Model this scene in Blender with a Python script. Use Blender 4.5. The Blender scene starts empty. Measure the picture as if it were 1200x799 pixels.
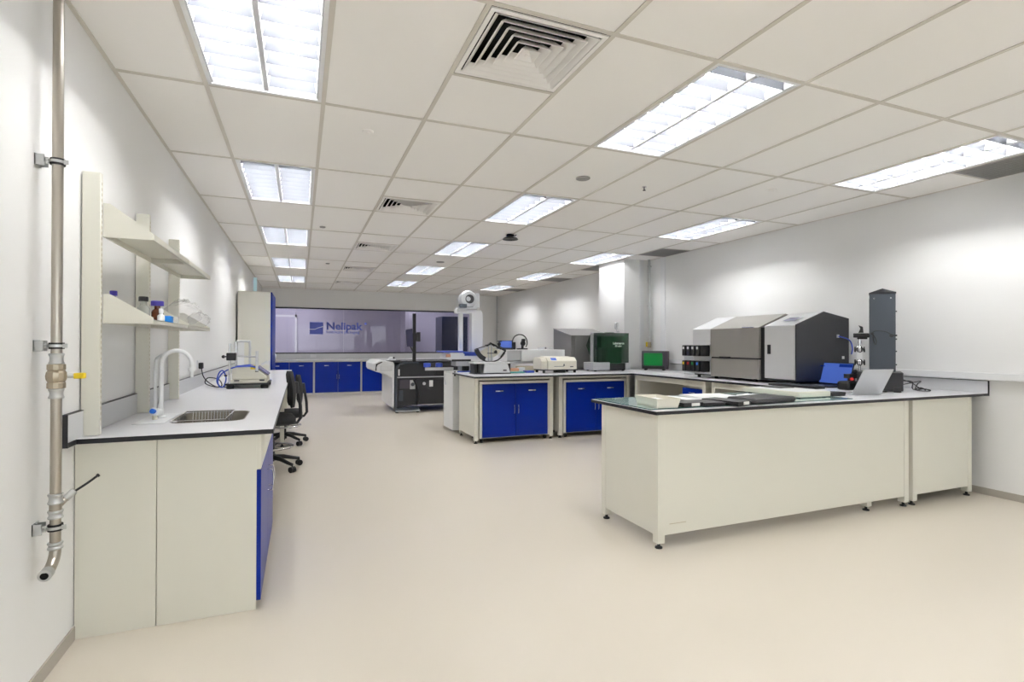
import bpy, bmesh, math, random
from mathutils import Vector, Matrix
C = bpy.context.scene.collection
random.seed(7)
PI = math.pi

# ------------------------------------------------------------------ camera, world, exposure
CAM_H = 1.305
F_PX, YAW, PITCH, ROLL = 618.6, 0.3815, 0.0051, -0.0023
def cam_axes():
    c, s = math.cos(YAW), math.sin(YAW)
    r1 = Matrix(((c, -s, 0), (s, c, 0), (0, 0, 1)))
    cp, sp = math.cos(PITCH), math.sin(PITCH)
    r2 = Matrix(((1, 0, 0), (0, cp, sp), (0, -sp, cp)))
    cr, sr = math.cos(ROLL), math.sin(ROLL)
    r3 = Matrix(((cr, 0, -sr), (0, 1, 0), (sr, 0, cr)))
    return r3 @ r2 @ r1
_m = cam_axes()
cam_d = bpy.data.cameras.new('camera')
cam = bpy.data.objects.new('camera', cam_d); C.objects.link(cam)
mw = Matrix.Identity(4)
for i in range(3):
    mw[i][0] = _m[0][i]; mw[i][1] = _m[2][i]; mw[i][2] = -_m[1][i]
mw[2][3] = CAM_H
cam.matrix_world = mw
cam_d.sensor_width = 36; cam_d.lens = F_PX / 1200 * 36
cam_d.clip_start = 0.02; cam_d.clip_end = 100
bpy.context.scene.camera = cam
w = bpy.data.worlds.new('world'); bpy.context.scene.world = w
w.use_nodes = True
w.node_tree.nodes['Background'].inputs[0].default_value = (.96, .98, 1.0, 1)
w.node_tree.nodes['Background'].inputs[1].default_value = 1.8
vs = bpy.context.scene.view_settings
bpy.context.scene.display_settings.display_device = 'sRGB'
vs.view_transform = 'Standard'; vs.look = 'None'; vs.gamma = 1; vs.use_curve_mapping = False
vs.exposure = 0.97
TUBE = 74.0           # emission strength of the fluorescent tubes
TUBE_COL = (1.0, 0.995, 0.985)

# ------------------------------------------------------------------ measurements
XL, XR = -0.921, 5.55
YB, YF = 14.95, -4.195
HC = 2.735
TT = 0.884
GX, GY, GA, GB = -0.489, 3.338, 0.611, 1.2554     # ceiling grid

# ------------------------------------------------------------------ materials
def lin(c):
    return tuple((x / 255 / 12.92 if x / 255 <= .04045 else ((x / 255 + .055) / 1.055) ** 2.4) for x in c)
def mat(name, rgb, rough=.5, metal=0, noise=0.0, nscale=40, bump=0.0, bscale=200, spec=.5, alpha=1, emis=None, estr=0, trans=0, coat=0, aniso=None):
    m = bpy.data.materials.new(name); m.use_nodes = True
    nt = m.node_tree; b = nt.nodes['Principled BSDF']
    col = lin(rgb) + (1,)
    b.inputs['Base Color'].default_value = col
    b.inputs['Roughness'].default_value = rough
    b.inputs['Metallic'].default_value = metal
    b.inputs['Specular IOR Level'].default_value = spec
    b.inputs['Alpha'].default_value = alpha
    b.inputs['Transmission Weight'].default_value = trans
    b.inputs['Coat Weight'].default_value = coat
    if emis:
        b.inputs['Emission Color'].default_value = lin(emis) + (1,); b.inputs['Emission Strength'].default_value = estr
    if noise or bump:
        tc = nt.nodes.new('ShaderNodeTexCoord')
        src = tc.outputs['Object']
        if aniso:
            mp = nt.nodes.new('ShaderNodeMapping'); mp.inputs['Scale'].default_value = aniso
            nt.links.new(src, mp.inputs[0]); src = mp.outputs[0]
    if noise:
        n = nt.nodes.new('ShaderNodeTexNoise'); n.inputs['Scale'].default_value = nscale; n.inputs['Detail'].default_value = 4
        nt.links.new(src, n.inputs['Vector'])
        mr = nt.nodes.new('ShaderNodeMapRange'); mr.inputs[1].default_value = 1.8; mr.inputs[2].default_value = .7
        mr.inputs[3].default_value = 1 - noise; mr.inputs[4].default_value = 1 + noise
        nt.links.new(n.outputs['Fac'], mr.inputs[0])
        vm = nt.nodes.new('ShaderNodeVectorMath'); vm.operation = 'SCALE'
        vm.inputs[0].default_value = col[:3]
        nt.links.new(mr.outputs[0], vm.inputs['Scale']); nt.links.new(vm.outputs[0], b.inputs['Base Color'])
    if bump:
        n2 = nt.nodes.new('ShaderNodeTexNoise'); n2.inputs['Scale'].default_value = bscale; n2.inputs['Detail'].default_value = 3
        nt.links.new(src, n2.inputs['Vector'])
        bp = nt.nodes.new('ShaderNodeBump'); bp.inputs['Strength'].default_value = bump; bp.inputs['Distance'].default_value = .002
        nt.links.new(n2.outputs['Fac'], bp.inputs['Height']); nt.links.new(bp.outputs[0], b.inputs['Normal'])
    return m
M = {}
M['wall'] = mat('wall_paint', (235, 235, 234), .6, noise=.012, nscale=3, bump=.05, bscale=150)
M['tile'] = mat('ceiling_tile', (248, 246, 243), .9, noise=.02, nscale=90, bump=.25, bscale=260)
M['tbar'] = mat('grid_bar_metal', (214, 209, 200), .5)
M['plenum'] = mat('plenum_grey', (60, 60, 60), .9)
M['floor'] = mat('vinyl_floor', (206, 198, 184), .36, noise=.02, nscale=14, bump=.03, bscale=30, spec=.4)
M['skirt'] = mat('vinyl_skirting', (172, 166, 156), .5, noise=.03)
M['cream'] = mat('cream_powder_coat', (224, 222, 210), .42, noise=.01, nscale=5, bump=.03, bscale=400)
M['blue'] = mat('blue_laminate', (0, 34, 130), .32, noise=.03, nscale=6, spec=.2)
M['laminate'] = mat('grey_laminate', (216, 216, 219), .3, noise=.015, nscale=60)
M['upst'] = mat('grey_upstand_laminate', (204, 205, 207), .4, noise=.015, nscale=60)
M['edge'] = mat('black_edge_band', (22, 23, 30), .35, noise=.05)
M['white'] = mat('white_plastic', (232, 233, 234), .4, noise=.01)
M['offwhite'] = mat('off_white_plastic', (224, 220, 205), .42, noise=.01)
M['reflector'] = mat('troffer_white_reflector', (214, 216, 221), .45, noise=.01)
M['blade'] = mat('louvre_satin_aluminium', (103, 105, 110), .4, noise=.02)
M['steel'] = mat('brushed_stainless', (176, 170, 160), .28, metal=1, noise=.06, nscale=30, aniso=(1, 1, .05))
M['sinksteel'] = mat('sink_stainless', (120, 116, 106), .35, metal=.9, noise=.04)
M['chrome'] = mat('chrome', (215, 215, 218), .1, metal=1, noise=.02)
M['alu'] = mat('satin_aluminium', (196, 198, 201), .35, metal=.5, noise=.03, nscale=60)
M['hood'] = mat('grey_steel_hood', (156, 153, 147), .42, metal=.25, noise=.03, nscale=20)
M['steelbox'] = mat('grey_steel_box', (126, 125, 125), .42, metal=.2, noise=.03, nscale=20)
M['silver'] = mat('silver_paint', (214, 215, 216), .4, metal=.0, noise=.02)
M['galv'] = mat('galvanised', (190, 192, 192), .35, metal=.9, noise=.12, nscale=50)
M['rubber'] = mat('black_rubber', (24, 24, 26), .6, noise=.1, bump=.1)
M['black'] = mat('black_plastic', (22, 22, 25), .4, noise=.05)
M['charcoal'] = mat('charcoal_panel', (34, 35, 40), .42, noise=.04, nscale=30, bump=.05, bscale=500)
M['slate'] = mat('slate_grey_paint', (64, 71, 80), .5, noise=.03)
M['fabric'] = mat('black_fabric', (30, 31, 33), .9, noise=.15, nscale=200, bump=.4, bscale=500)
M['yellow'] = mat('yellow_lever', (225, 195, 30), .4, noise=.05)
M['brass'] = mat('nickel_brass', (176, 165, 146), .32, metal=.9, noise=.05)
M['darkhole'] = mat('dark_void', (10, 10, 11), .9)
M['cabblue'] = mat('blue_cable', (60, 88, 190), .4, noise=.05)
M['trimblue'] = mat('blue_trim', (48, 74, 176), .35, noise=.03)
M['amber'] = mat('amber_bottle', (96, 46, 22), .12, noise=.05, coat=.5)
M['clearpl'] = mat('clear_bottle', (205, 208, 200), .12, noise=.03, alpha=.55)
M['purple'] = mat('purple_cap', (72, 60, 168), .4, noise=.03)
M['bluepk'] = mat('blue_packet', (30, 132, 220), .35, noise=.1)
M['film'] = mat('clear_film', (246, 247, 248), .3, alpha=.16, bump=.3, bscale=25, noise=.02)
M['screenblue'] = mat('screen_blue', (66, 92, 168), .25, noise=.06, nscale=25, emis=(70, 100, 185), estr=.3)
M['screendk'] = mat('screen_dark_blue', (18, 50, 140), .25, noise=.03, emis=(15, 50, 140), estr=.1)
M['screenlav'] = mat('screen_lavender', (92, 92, 130), .18, noise=.03)
M['mondark'] = mat('monitor_back', (58, 58, 88), .3, noise=.03)
M['greenwin'] = mat('green_window', (2, 108, 44), .15, noise=.05, nscale=12, emis=(0, 120, 40), estr=.12)
M['greenacr'] = mat('green_acrylic', (2, 50, 20), .08, noise=.05, alpha=.72, coat=.5)
M['purplegrey'] = mat('purple_grey_case', (66, 60, 70), .45, noise=.03)
M['paper'] = mat('white_paper', (238, 238, 238), .7, noise=.01)
M['teal'] = mat('teal_glass', (150, 186, 186), .12, noise=.02, coat=.6)
M['tealedge'] = mat('glass_edge_green', (60, 100, 96), .2)
M['grille'] = mat('grey_grille', (150, 149, 147), .6, noise=.02)
M['card'] = mat('card_label', (236, 236, 232), .6)
M['orange'] = mat('salmon_box', (214, 158, 128), .6, noise=.03)
M['tealbox'] = mat('teal_box', (74, 158, 150), .5, noise=.03)
M['red'] = mat('red_knob', (190, 30, 30), .35)
M['green'] = mat('green_ink', (20, 130, 60), .4)
M['logo'] = mat('logo_blue_film', (84, 98, 190), .5, noise=.02)
M['logow'] = mat('logo_white_film', (214, 218, 236), .5)
M['sign'] = mat('pale_cyan_sign', (190, 216, 220), .4, noise=.25, nscale=22, emis=(170, 205, 212), estr=.15)
M['corr'] = mat('corridor_paint', (196, 192, 206), .6, noise=.01, nscale=2)
M['corrdk'] = mat('corridor_dark_glass', (52, 62, 92), .12, noise=.04, nscale=5)
M['knob'] = mat('blue_dot', (40, 110, 210), .35)
M['beigegl'] = mat('inner_panel', (190, 180, 156), .5, noise=.01)
def emit(name, col, s):
    m = bpy.data.materials.new(name); m.use_nodes = True; nt = m.node_tree
    nt.nodes.remove(nt.nodes['Principled BSDF'])
    e = nt.nodes.new('ShaderNodeEmission'); e.inputs[0].default_value = col + (1,); e.inputs[1].default_value = s
    nt.links.new(e.outputs[0], nt.nodes['Material Output'].inputs[0]); return m
M['tube'] = emit('fluorescent_tube', TUBE_COL, TUBE)
M['warm'] = emit('warm_downlight', (1.0, .72, .42), 60)
M['corrfill'] = emit('corridor_fill', (.95, .95, .98), 5.0)
def glass_pane():
    m = bpy.data.materials.new('window_glass'); m.use_nodes = True; nt = m.node_tree
    nt.nodes.remove(nt.nodes['Principled BSDF'])
    t = nt.nodes.new('ShaderNodeBsdfTransparent'); t.inputs[0].default_value = (.80, .79, .84, 1)
    g = nt.nodes.new('ShaderNodeBsdfGlossy'); g.inputs['Roughness'].default_value = .015; g.inputs[0].default_value = (1, 1, 1, 1)
    fr = nt.nodes.new('ShaderNodeFresnel'); fr.inputs[0].default_value = 1.33
    tc = nt.nodes.new('ShaderNodeTexCoord'); n = nt.nodes.new('ShaderNodeTexNoise'); n.inputs['Scale'].default_value = .6
    nt.links.new(tc.outputs['Object'], n.inputs['Vector'])
    bp = nt.nodes.new('ShaderNodeBump'); bp.inputs['Strength'].default_value = .02
    nt.links.new(n.outputs['Fac'], bp.inputs['Height']); nt.links.new(bp.outputs[0], g.inputs['Normal'])
    mx = nt.nodes.new('ShaderNodeMixShader')
    nt.links.new(fr.outputs[0], mx.inputs[0]); nt.links.new(t.outputs[0], mx.inputs[1]); nt.links.new(g.outputs[0], mx.inputs[2])
    nt.links.new(mx.outputs[0], nt.nodes['Material Output'].inputs[0]); return m
M['glass'] = glass_pane()
M['fillglass'] = glass_pane(); M['fillglass'].node_tree.nodes['Transparent BSDF'].inputs[0].default_value = (.93, .95, .95, 1)

# ------------------------------------------------------------------ mesh helpers
class MB:
    """collects shapes; with a thing given, coordinates are world coordinates moved into that thing's frame"""
    def __init__(s, t=None):
        s.v = []; s.f = []; s.o = Vector(t.location) if t else Vector((0, 0, 0))
    def add(s, vs_, fs):
        n = len(s.v); s.v += [Vector(p) for p in vs_]; s.f += [tuple(i + n for i in f) for f in fs]; return s
    def box(s, x0, x1, y0, y1, z0, z1):
        x0, x1 = sorted((x0, x1)); y0, y1 = sorted((y0, y1)); z0, z1 = sorted((z0, z1))
        return s.add([(x0, y0, z0), (x1, y0, z0), (x1, y1, z0), (x0, y1, z0), (x0, y0, z1), (x1, y0, z1), (x1, y1, z1), (x0, y1, z1)],
                     [(0, 3, 2, 1), (4, 5, 6, 7), (0, 1, 5, 4), (1, 2, 6, 5), (2, 3, 7, 6), (3, 0, 4, 7)])
    def prism(s, pts, ax, a, b):
        n = len(pts)
        def P(p, t):
            return {'x': (t, p[0], p[1]), 'y': (p[0], t, p[1]), 'z': (p[0], p[1], t)}[ax]
        return s.add([P(p, a) for p in pts] + [P(p, b) for p in pts],
                     [tuple(range(n))[::-1], tuple(range(n, 2 * n))] + [(i, (i + 1) % n, n + (i + 1) % n, n + i) for i in range(n)])
    def cyl(s, p0, p1, r, n=12, r1=None):
        r1 = r if r1 is None else r1
        p0, p1 = Vector(p0), Vector(p1); d = (p1 - p0).normalized()
        u = d.orthogonal().normalized(); w_ = d.cross(u)
        vs_ = [p0 + (u * math.cos(2 * PI * k / n) + w_ * math.sin(2 * PI * k / n)) * r for k in range(n)]
        vs_ += [p1 + (u * math.cos(2 * PI * k / n) + w_ * math.sin(2 * PI * k / n)) * r1 for k in range(n)]
        return s.add(vs_, [tuple(range(n))[::-1], tuple(range(n, 2 * n))] + [(k, (k + 1) % n, n + (k + 1) % n, n + k) for k in range(n)])
    def tube(s, pts, r, n=8, smooth=0, closed=False):
        pts = [Vector(p) for p in pts]
        if smooth: pts = spline(pts, smooth)
        rings = []; u = None
        for i, p in enumerate(pts):
            a = pts[max(i - 1, 0)]; b = pts[min(i + 1, len(pts) - 1)]
            d = (b - a).normalized()
            u = d.orthogonal().normalized() if u is None else (u - d * u.dot(d)).normalized()
            w_ = d.cross(u)
            rr = r[i] if isinstance(r, (list, tuple)) else r
            rings.append([p + (u * math.cos(2 * PI * k / n) + w_ * math.sin(2 * PI * k / n)) * rr for k in range(n)])
        vs_ = [q for rg in rings for q in rg]; fs = []
        for i in range(len(rings) - 1):
            for k in range(n):
                fs.append((i * n + k, i * n + (k + 1) % n, (i + 1) * n + (k + 1) % n, (i + 1) * n + k))
        fs += [tuple(range(n))[::-1], tuple(range((len(rings) - 1) * n, len(rings) * n))]
        return s.add(vs_, fs)
    def lathe(s, c, prof, n=20, ax='z'):
        vs_ = []
        for (r, z) in prof:
            for k in range(n):
                a = 2 * PI * k / n; q = (r * math.cos(a), r * math.sin(a), z)
                if ax == 'x': q = (q[2], q[0], q[1])
                if ax == 'y': q = (q[0], q[2], q[1])
                vs_.append((c[0] + q[0], c[1] + q[1], c[2] + q[2]))
        fs = []
        for i in range(len(prof) - 1):
            for k in range(n):
                fs.append((i * n + k, i * n + (k + 1) % n, (i + 1) * n + (k + 1) % n, (i + 1) * n + k))
        fs += [tuple(range(n))[::-1], tuple(range((len(prof) - 1) * n, len(prof) * n))]
        return s.add(vs_, fs)
    def sphere(s, c, r, n=12, sz=1):
        return s.lathe(c, [(max(r * math.sin(PI * k / n), 1e-4), -r * sz * math.cos(PI * k / n)) for k in range(n + 1)], n=n * 2 if n < 10 else 20)
    def rot(s, mtx):
        s.v = [mtx @ p for p in s.v]; return s
    def build(s, name, m, parent=None, bevel=0, seg=2, ang=35):
        me = bpy.data.meshes.new(name)
        me.from_pydata([tuple(p - s.o) for p in s.v], [], s.f)
        bm = bmesh.new(); bm.from_mesh(me)
        bmesh.ops.recalc_face_normals(bm, faces=bm.faces)
        bm.to_mesh(me); bm.free()
        me.polygons.foreach_set('use_smooth', [True] * len(me.polygons))
        me.set_sharp_from_angle(angle=math.radians(ang))
        me.materials.append(M[m] if isinstance(m, str) else m)
        o = bpy.data.objects.new(name, me); C.objects.link(o)
        if parent is not None: o.parent = parent
        if bevel:
            b = o.modifiers.new('bevel', 'BEVEL'); b.width = bevel; b.segments = seg; b.limit_method = 'ANGLE'; b.angle_limit = math.radians(50)
        return o
def spline(pts, k):
    out = []; n = len(pts)
    for i in range(n - 1):
        p0, p1, p2, p3 = pts[max(i - 1, 0)], pts[i], pts[i + 1], pts[min(i + 2, n - 1)]
        for j in range(k):
            t = j / k
            out.append(.5 * ((2 * p1) + (p2 - p0) * t + (2 * p0 - 5 * p1 + 4 * p2 - p3) * t * t + (3 * p1 - p0 - 3 * p2 + p3) * t ** 3))
    out.append(pts[-1]); return out
def thing(name, label, cat, loc=(0, 0, 0), rz=0, group=None):
    o = bpy.data.objects.new(name, None); C.objects.link(o)
    o.empty_display_size = .1
    o.location = loc; o.rotation_euler = (0, 0, rz); o['label'] = label; o['category'] = cat
    if group: o['group'] = group
    return o
def tag(o, label, cat, group=None):
    o['label'] = label; o['category'] = cat
    if group: o['group'] = group
    return o
def struct(o): o['kind'] = 'structure'; return o
def kids(o): return [c for c in bpy.data.objects if c.parent == o]
def dup(root, loc, rz=None, label=None, group=None):
    r = root.copy(); C.objects.link(r); r.location = loc
    if rz is not None: r.rotation_euler = (0, 0, rz)
    if label: r['label'] = label
    if group: r['group'] = group
    for ch in kids(root):
        c = ch.copy(); C.objects.link(c); c.parent = r
        for g in kids(ch):
            d = g.copy(); C.objects.link(d); d.parent = c
    return r
def inst(src, name, loc, parent):
    o = bpy.data.objects.new(name, src.data); C.objects.link(o); o.parent = parent; o.location = loc
    for md in src.modifiers:
        b = o.modifiers.new(md.name, md.type)
        if md.type == 'BEVEL': b.width = md.width; b.segments = md.segments; b.limit_method = 'ANGLE'; b.angle_limit = md.angle_limit
    return o
def text(name, body, size, m, parent, loc, rot, bold=0.0, depth=.001, sx=1.0):
    """flat lettering turned into a mesh; loc/rot local to parent"""
    cu = bpy.data.curves.new(name, 'FONT'); cu.body = body; cu.size = size; cu.extrude = depth; cu.offset = bold
    cu.align_x = 'LEFT'; cu.resolution_u = 3
    tmp = bpy.data.objects.new('tmp', cu); C.objects.link(tmp)
    dg = bpy.context.evaluated_depsgraph_get()
    me = bpy.data.meshes.new_from_object(tmp.evaluated_get(dg))
    bpy.data.objects.remove(tmp)
    me.materials.clear(); me.materials.append(M[m])
    o = bpy.data.objects.new(name, me); C.objects.link(o); o.parent = parent
    o.location = loc; o.rotation_euler = rot; o.scale = (sx, 1, 1)
    return o

# ================================================================== SETTING
struct(MB().box(XL - .1, XR + .1, YF - .1, YB + .05, -.08, 0).build('floor', 'floor'))
struct(MB().box(XL - .1, XL, YF - .1, YB + .1, 0, HC + .3).build('wall_left', 'wall'))
struct(MB().box(XR, XR + .1, YF - .1, YB + .1, 0, HC + .3).build('wall_right', 'wall'))
FW0, FW1, FZ0, FZ1 = -.5, 5.1, .85, 2.45
struct(MB().box(XL - .1, FW0, YF - .1, YF, 0, HC + .3).box(FW1, XR + .1, YF - .1, YF, 0, HC + .3)
       .box(FW0, FW1, YF - .1, YF, 0, FZ0).box(FW0, FW1, YF - .1, YF, FZ1, HC + .3).build('wall_front', 'wall'))
f2 = MB()
for x in (FW0, .87, 2.27, 3.67, FW1 - .05): f2.box(x, x + .05, YF - .07, YF - .02, FZ0, FZ1)
f2.box(FW0, FW1, YF - .07, YF - .02, FZ0, FZ0 + .05).box(FW0, FW1, YF - .07, YF - .02, FZ1 - .05, FZ1)
fill_win = struct(f2.build('added_fill_window', 'white'))  # unseen window added behind the camera so sky light fills camera-facing fronts
for a in (-.45, .92, 2.32, 3.72): MB().box(a, a + 1.34, YF - .05, YF - .045, FZ0 + .05, FZ1 - .05).build('pane', 'fillglass', fill_win)
WX0, WX1, WZ0, WZ1 = -.70, 4.71, 1.03, 2.245
struct(MB().box(XL, WX0, YB, YB + .12, 0, HC + .3).box(WX1, XR, YB, YB + .12, 0, HC + .3)
       .box(WX0, WX1, YB, YB + .12, 0, WZ0).box(WX0, WX1, YB, YB + .12, WZ1, HC + .3).build('wall_back', 'wall'))
struct(MB().box(5.05, XR, 7.53, 8.34, 0, HC + .25).build('trim_1', 'wall', bevel=.004))                     # square column
struct(MB().box(XL, XL + .008, YF, 2.872, 0, .06).box(XL, XL + .008, 9.65, 14.3, 0, .06).build('baseboard_left', 'skirt'))
struct(MB().box(XR - .008, XR, YF, 7.52, 0, .06).box(5.042, 5.05, 7.52, 8.35, 0, .06).box(5.042, XR, 7.522, 7.53, 0, .06).box(XR - .008, XR, 8.35, YB, 0, .06).build('baseboard_right', 'skirt'))
struct(MB().box(5.02, XR, YB - .008, YB, 0, .06).build('baseboard_back', 'skirt'))
struct(MB().box(XR - .045, XR, YF, 7.2, 1.0, 1.062).build('trim_2', 'white', bevel=.004))                 # white cable trunking
struct(MB().box(XR - .014, XR, 7.08, 7.2, 1.062, HC).box(5.36, 5.44, 7.518, 7.53, 1.0, HC).build('trim_3', 'white'))
# room beyond the glass
co = MB()
co.box(-2.2, 6.2, 17.4, 17.5, 0, 3).box(-2.3, -2.2, YB + .12, 17.5, 0, 3).box(6.2, 6.3, YB + .12, 17.5, 0, 3).box(-2.3, 6.3, YB + .12, 17.5, 2.75, 2.85)
co.box(3.05, 3.35, 16.6, 17.4, 0, 2.75)
struct(co.build('wall_corridor', 'corr'))
struct(MB().box(-2.3, 6.3, YB + .05, 17.5, -.08, 0).build('floor_corridor', 'floor'))
t = MB().box(3.95, 4.75, 15.5, 16.3, 0, 2.12).build('dark_cabinet', 'corrdk'); tag(t, 'tall dark blue glossy cabinet seen through the right end of the glass window', 'cabinet')
t = MB().box(-1.15, -.15, 17.33, 17.395, 0, 2.1).build('door_1', 'corr'); struct(t)
MB().box(-1.2, -1.15, 17.32, 17.398, 0, 2.16).box(-.15, -.1, 17.32, 17.398, 0, 2.16).box(-1.2, -.1, 17.32, 17.398, 2.1, 2.16).build('door_frame', 'white', t)
t = thing('downlight', 'warm round downlight in the corridor ceiling above the logo', 'light', (.62, 16.2, 2.75))
MB(t).lathe((.62, 16.2, 2.735), [(.06, 0), (.075, 0), (.075, .015), (.06, .015)], 20).build('ring', 'white', t)
MB(t).cyl((.62, 16.2, 2.74), (.62, 16.2, 2.748), .055, 16).build('lamp', 'warm', t)
for k, (x, lb) in enumerate(((0.0, 'added fill light panel on the corridor ceiling behind the left of the glass'), (3.6, 'added fill light panel on the corridor ceiling behind the right of the glass'))):
    t = thing('added_corridor_light', lb, 'light', (x, 16.4, 2.75), group='added corridor fill panels')  # generic lamps added to brighten the corridor behind the glass
    MB(t).box(x - .62, x + .62, 16.1, 16.7, 2.735, 2.75).build('frame', 'white', t)
    MB(t).box(x - .6, x + .6, 16.12, 16.68, 2.730, 2.7345).build('diffuser', 'corrfill', t)

# window: black frame, panes, logo
fr = MB()
fr.box(WX0, WX1, YB - .02, YB + .06, WZ1 - .035, WZ1).box(WX0, WX1, YB - .02, YB + .06, WZ0, WZ0 + .03)
fr.box(WX0, WX0 + .03, YB - .02, YB + .06, WZ0 + .03, WZ1 - .035).box(WX1 - .035, WX1, YB - .02, YB + .06, WZ0 + .03, WZ1 - .035)
win = struct(fr.build('window_1', 'edge'))
jx = [WX0 + .03, 1.09, 2.88, WX1 - .035]
for a, b in zip(jx[:-1], jx[1:]):
    MB().box(a + .003, b - .003, YB + .014, YB + .026, WZ0 + .03, WZ1 - .035).build('pane', 'glass', win)
yl = YB + .010
lg = MB().add([(.232, yl, 1.545), (.565, yl, 1.545), (.565, yl, 1.74), (.43, yl, 1.70), (.36, yl, 1.665), (.232, yl, 1.665)], [(0, 1, 2, 3, 4, 5)])
lg.add([(.232, yl, 1.685), (.36, yl, 1.685), (.43, yl, 1.72), (.565, yl, 1.762), (.565, yl, 1.865), (.232, yl, 1.865)], [(0, 1, 2, 3, 4, 5)])
lg.build('logo_square', 'logo', win)
MB().add([(.232, yl, 1.666), (.36, yl, 1.666), (.43, yl, 1.701), (.565, yl, 1.742), (.565, yl, 1.76), (.43, yl, 1.719), (.36, yl, 1.684), (.232, yl, 1.684)], [(0, 1, 6, 7), (1, 2, 5, 6), (2, 3, 4, 5)]).build('logo_swoosh', 'logow', win)
text('lettering', 'Nelipak', .275, 'logo', win, (.64, yl, 1.675), (PI / 2, 0, 0), bold=.008, sx=1.08)
MB().lathe((1.665, yl, 1.845), [(.022, -.001), (.034, -.001), (.034, .001), (.022, .001)], 16, ax='y').build('registered_mark', 'logo', win)
text('small_lettering', 'healthcare packaging', .105, 'logo', win, (.645, yl, 1.575), (PI / 2, 0, 0), bold=.001, sx=.98)

# ceiling
ceil = struct(MB().box(XL - .1, XR + .1, YF - .1, YB + .1, HC + .22, HC + .3).build('ceiling', 'plenum'))
xs = [XL] + [GX + GA * k for k in range(10)] + [XR]
ys = [GY + GB * j for j in range(-6, 10)]; ys[0] = YF; ys.append(YB)
for x in xs[1:-1]:
    MB().box(x - .012, x + .012, YF, YB, HC - .002, HC + .03).build('grid_bar', 'tbar', ceil)
for y in ys[1:-1]:
    MB().box(XL, XR, y - .012, y + .012, HC - .0015, HC + .029).build('grid_bar', 'tbar', ceil)
MB().box(XL, XL + .02, YF, YB, HC - .002, HC + .02).box(XR - .02, XR, YF, YB, HC - .002, HC + .02).box(XL, XR, YB - .02, YB, HC - .002, HC + .02).box(XL, XR, YF, YF + .02, HC - .002, HC + .02).build('wall_angle', 'tbar', ceil)
light_cols = (1, 5, 9); light_rows = (1, 3, 5, 7, 9, 11)      # row r spans ys[r]..ys[r+1]
vents = {(3, 5): 0, (3, 7): 1, (3, 9): 1, (3, 11): 1, (3, 13): 1}
grilles = {(10, 5): 0, (10, 8): 1, (10, 10): 0, (10, 11): 1, (10, 13): 1}
tile_mesh = {}
def tile(x0, x1, y0, y1):
    k = (round(x1 - x0, 3), round(y1 - y0, 3))
    a, b = (x1 - x0) / 2 - .010, (y1 - y0) / 2 - .010
    c = ((x0 + x1) / 2, (y0 + y1) / 2, HC)
    if k not in tile_mesh:
        o = MB().box(-a, a, -b, b, .003, .018).build('ceiling_tile', 'tile', ceil, bevel=.002, seg=1); o.location = c
        tile_mesh[k] = o
    else:
        inst(tile_mesh[k], 'ceiling_tile', c, ceil)
V = []; G = []; L = []
for i in range(len(xs) - 1):
    for j in range(len(ys) - 1):
        x0, x1, y0, y1 = xs[i], xs[i + 1], ys[j], ys[j + 1]
        ym = (y0 + y1) / 2
        # the light rows are those ending at ys[4], ys[6]...
        if i in (2 - 1, 6 - 1, 10 - 1) and j in (1, 3, 5, 7, 9, 11, 13):
            L.append((i, j)); continue
        if (i, j) in vents or (i, j) in grilles:
            h = vents.get((i, j), grilles.get((i, j)))
            MB().box(x0, x1, ym - .011, ym + .011, HC - .0012, HC + .028).build('grid_bar', 'tbar', ceil)
            (V if (i, j) in vents else G).append((x0, x1, *((y0, ym) if h == 0 else (ym, y1))))
            tile(x0, x1, *((ym, y1) if h == 0 else (y0, ym)))
            continue
        tile(x0, x1, y0, y1)

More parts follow.
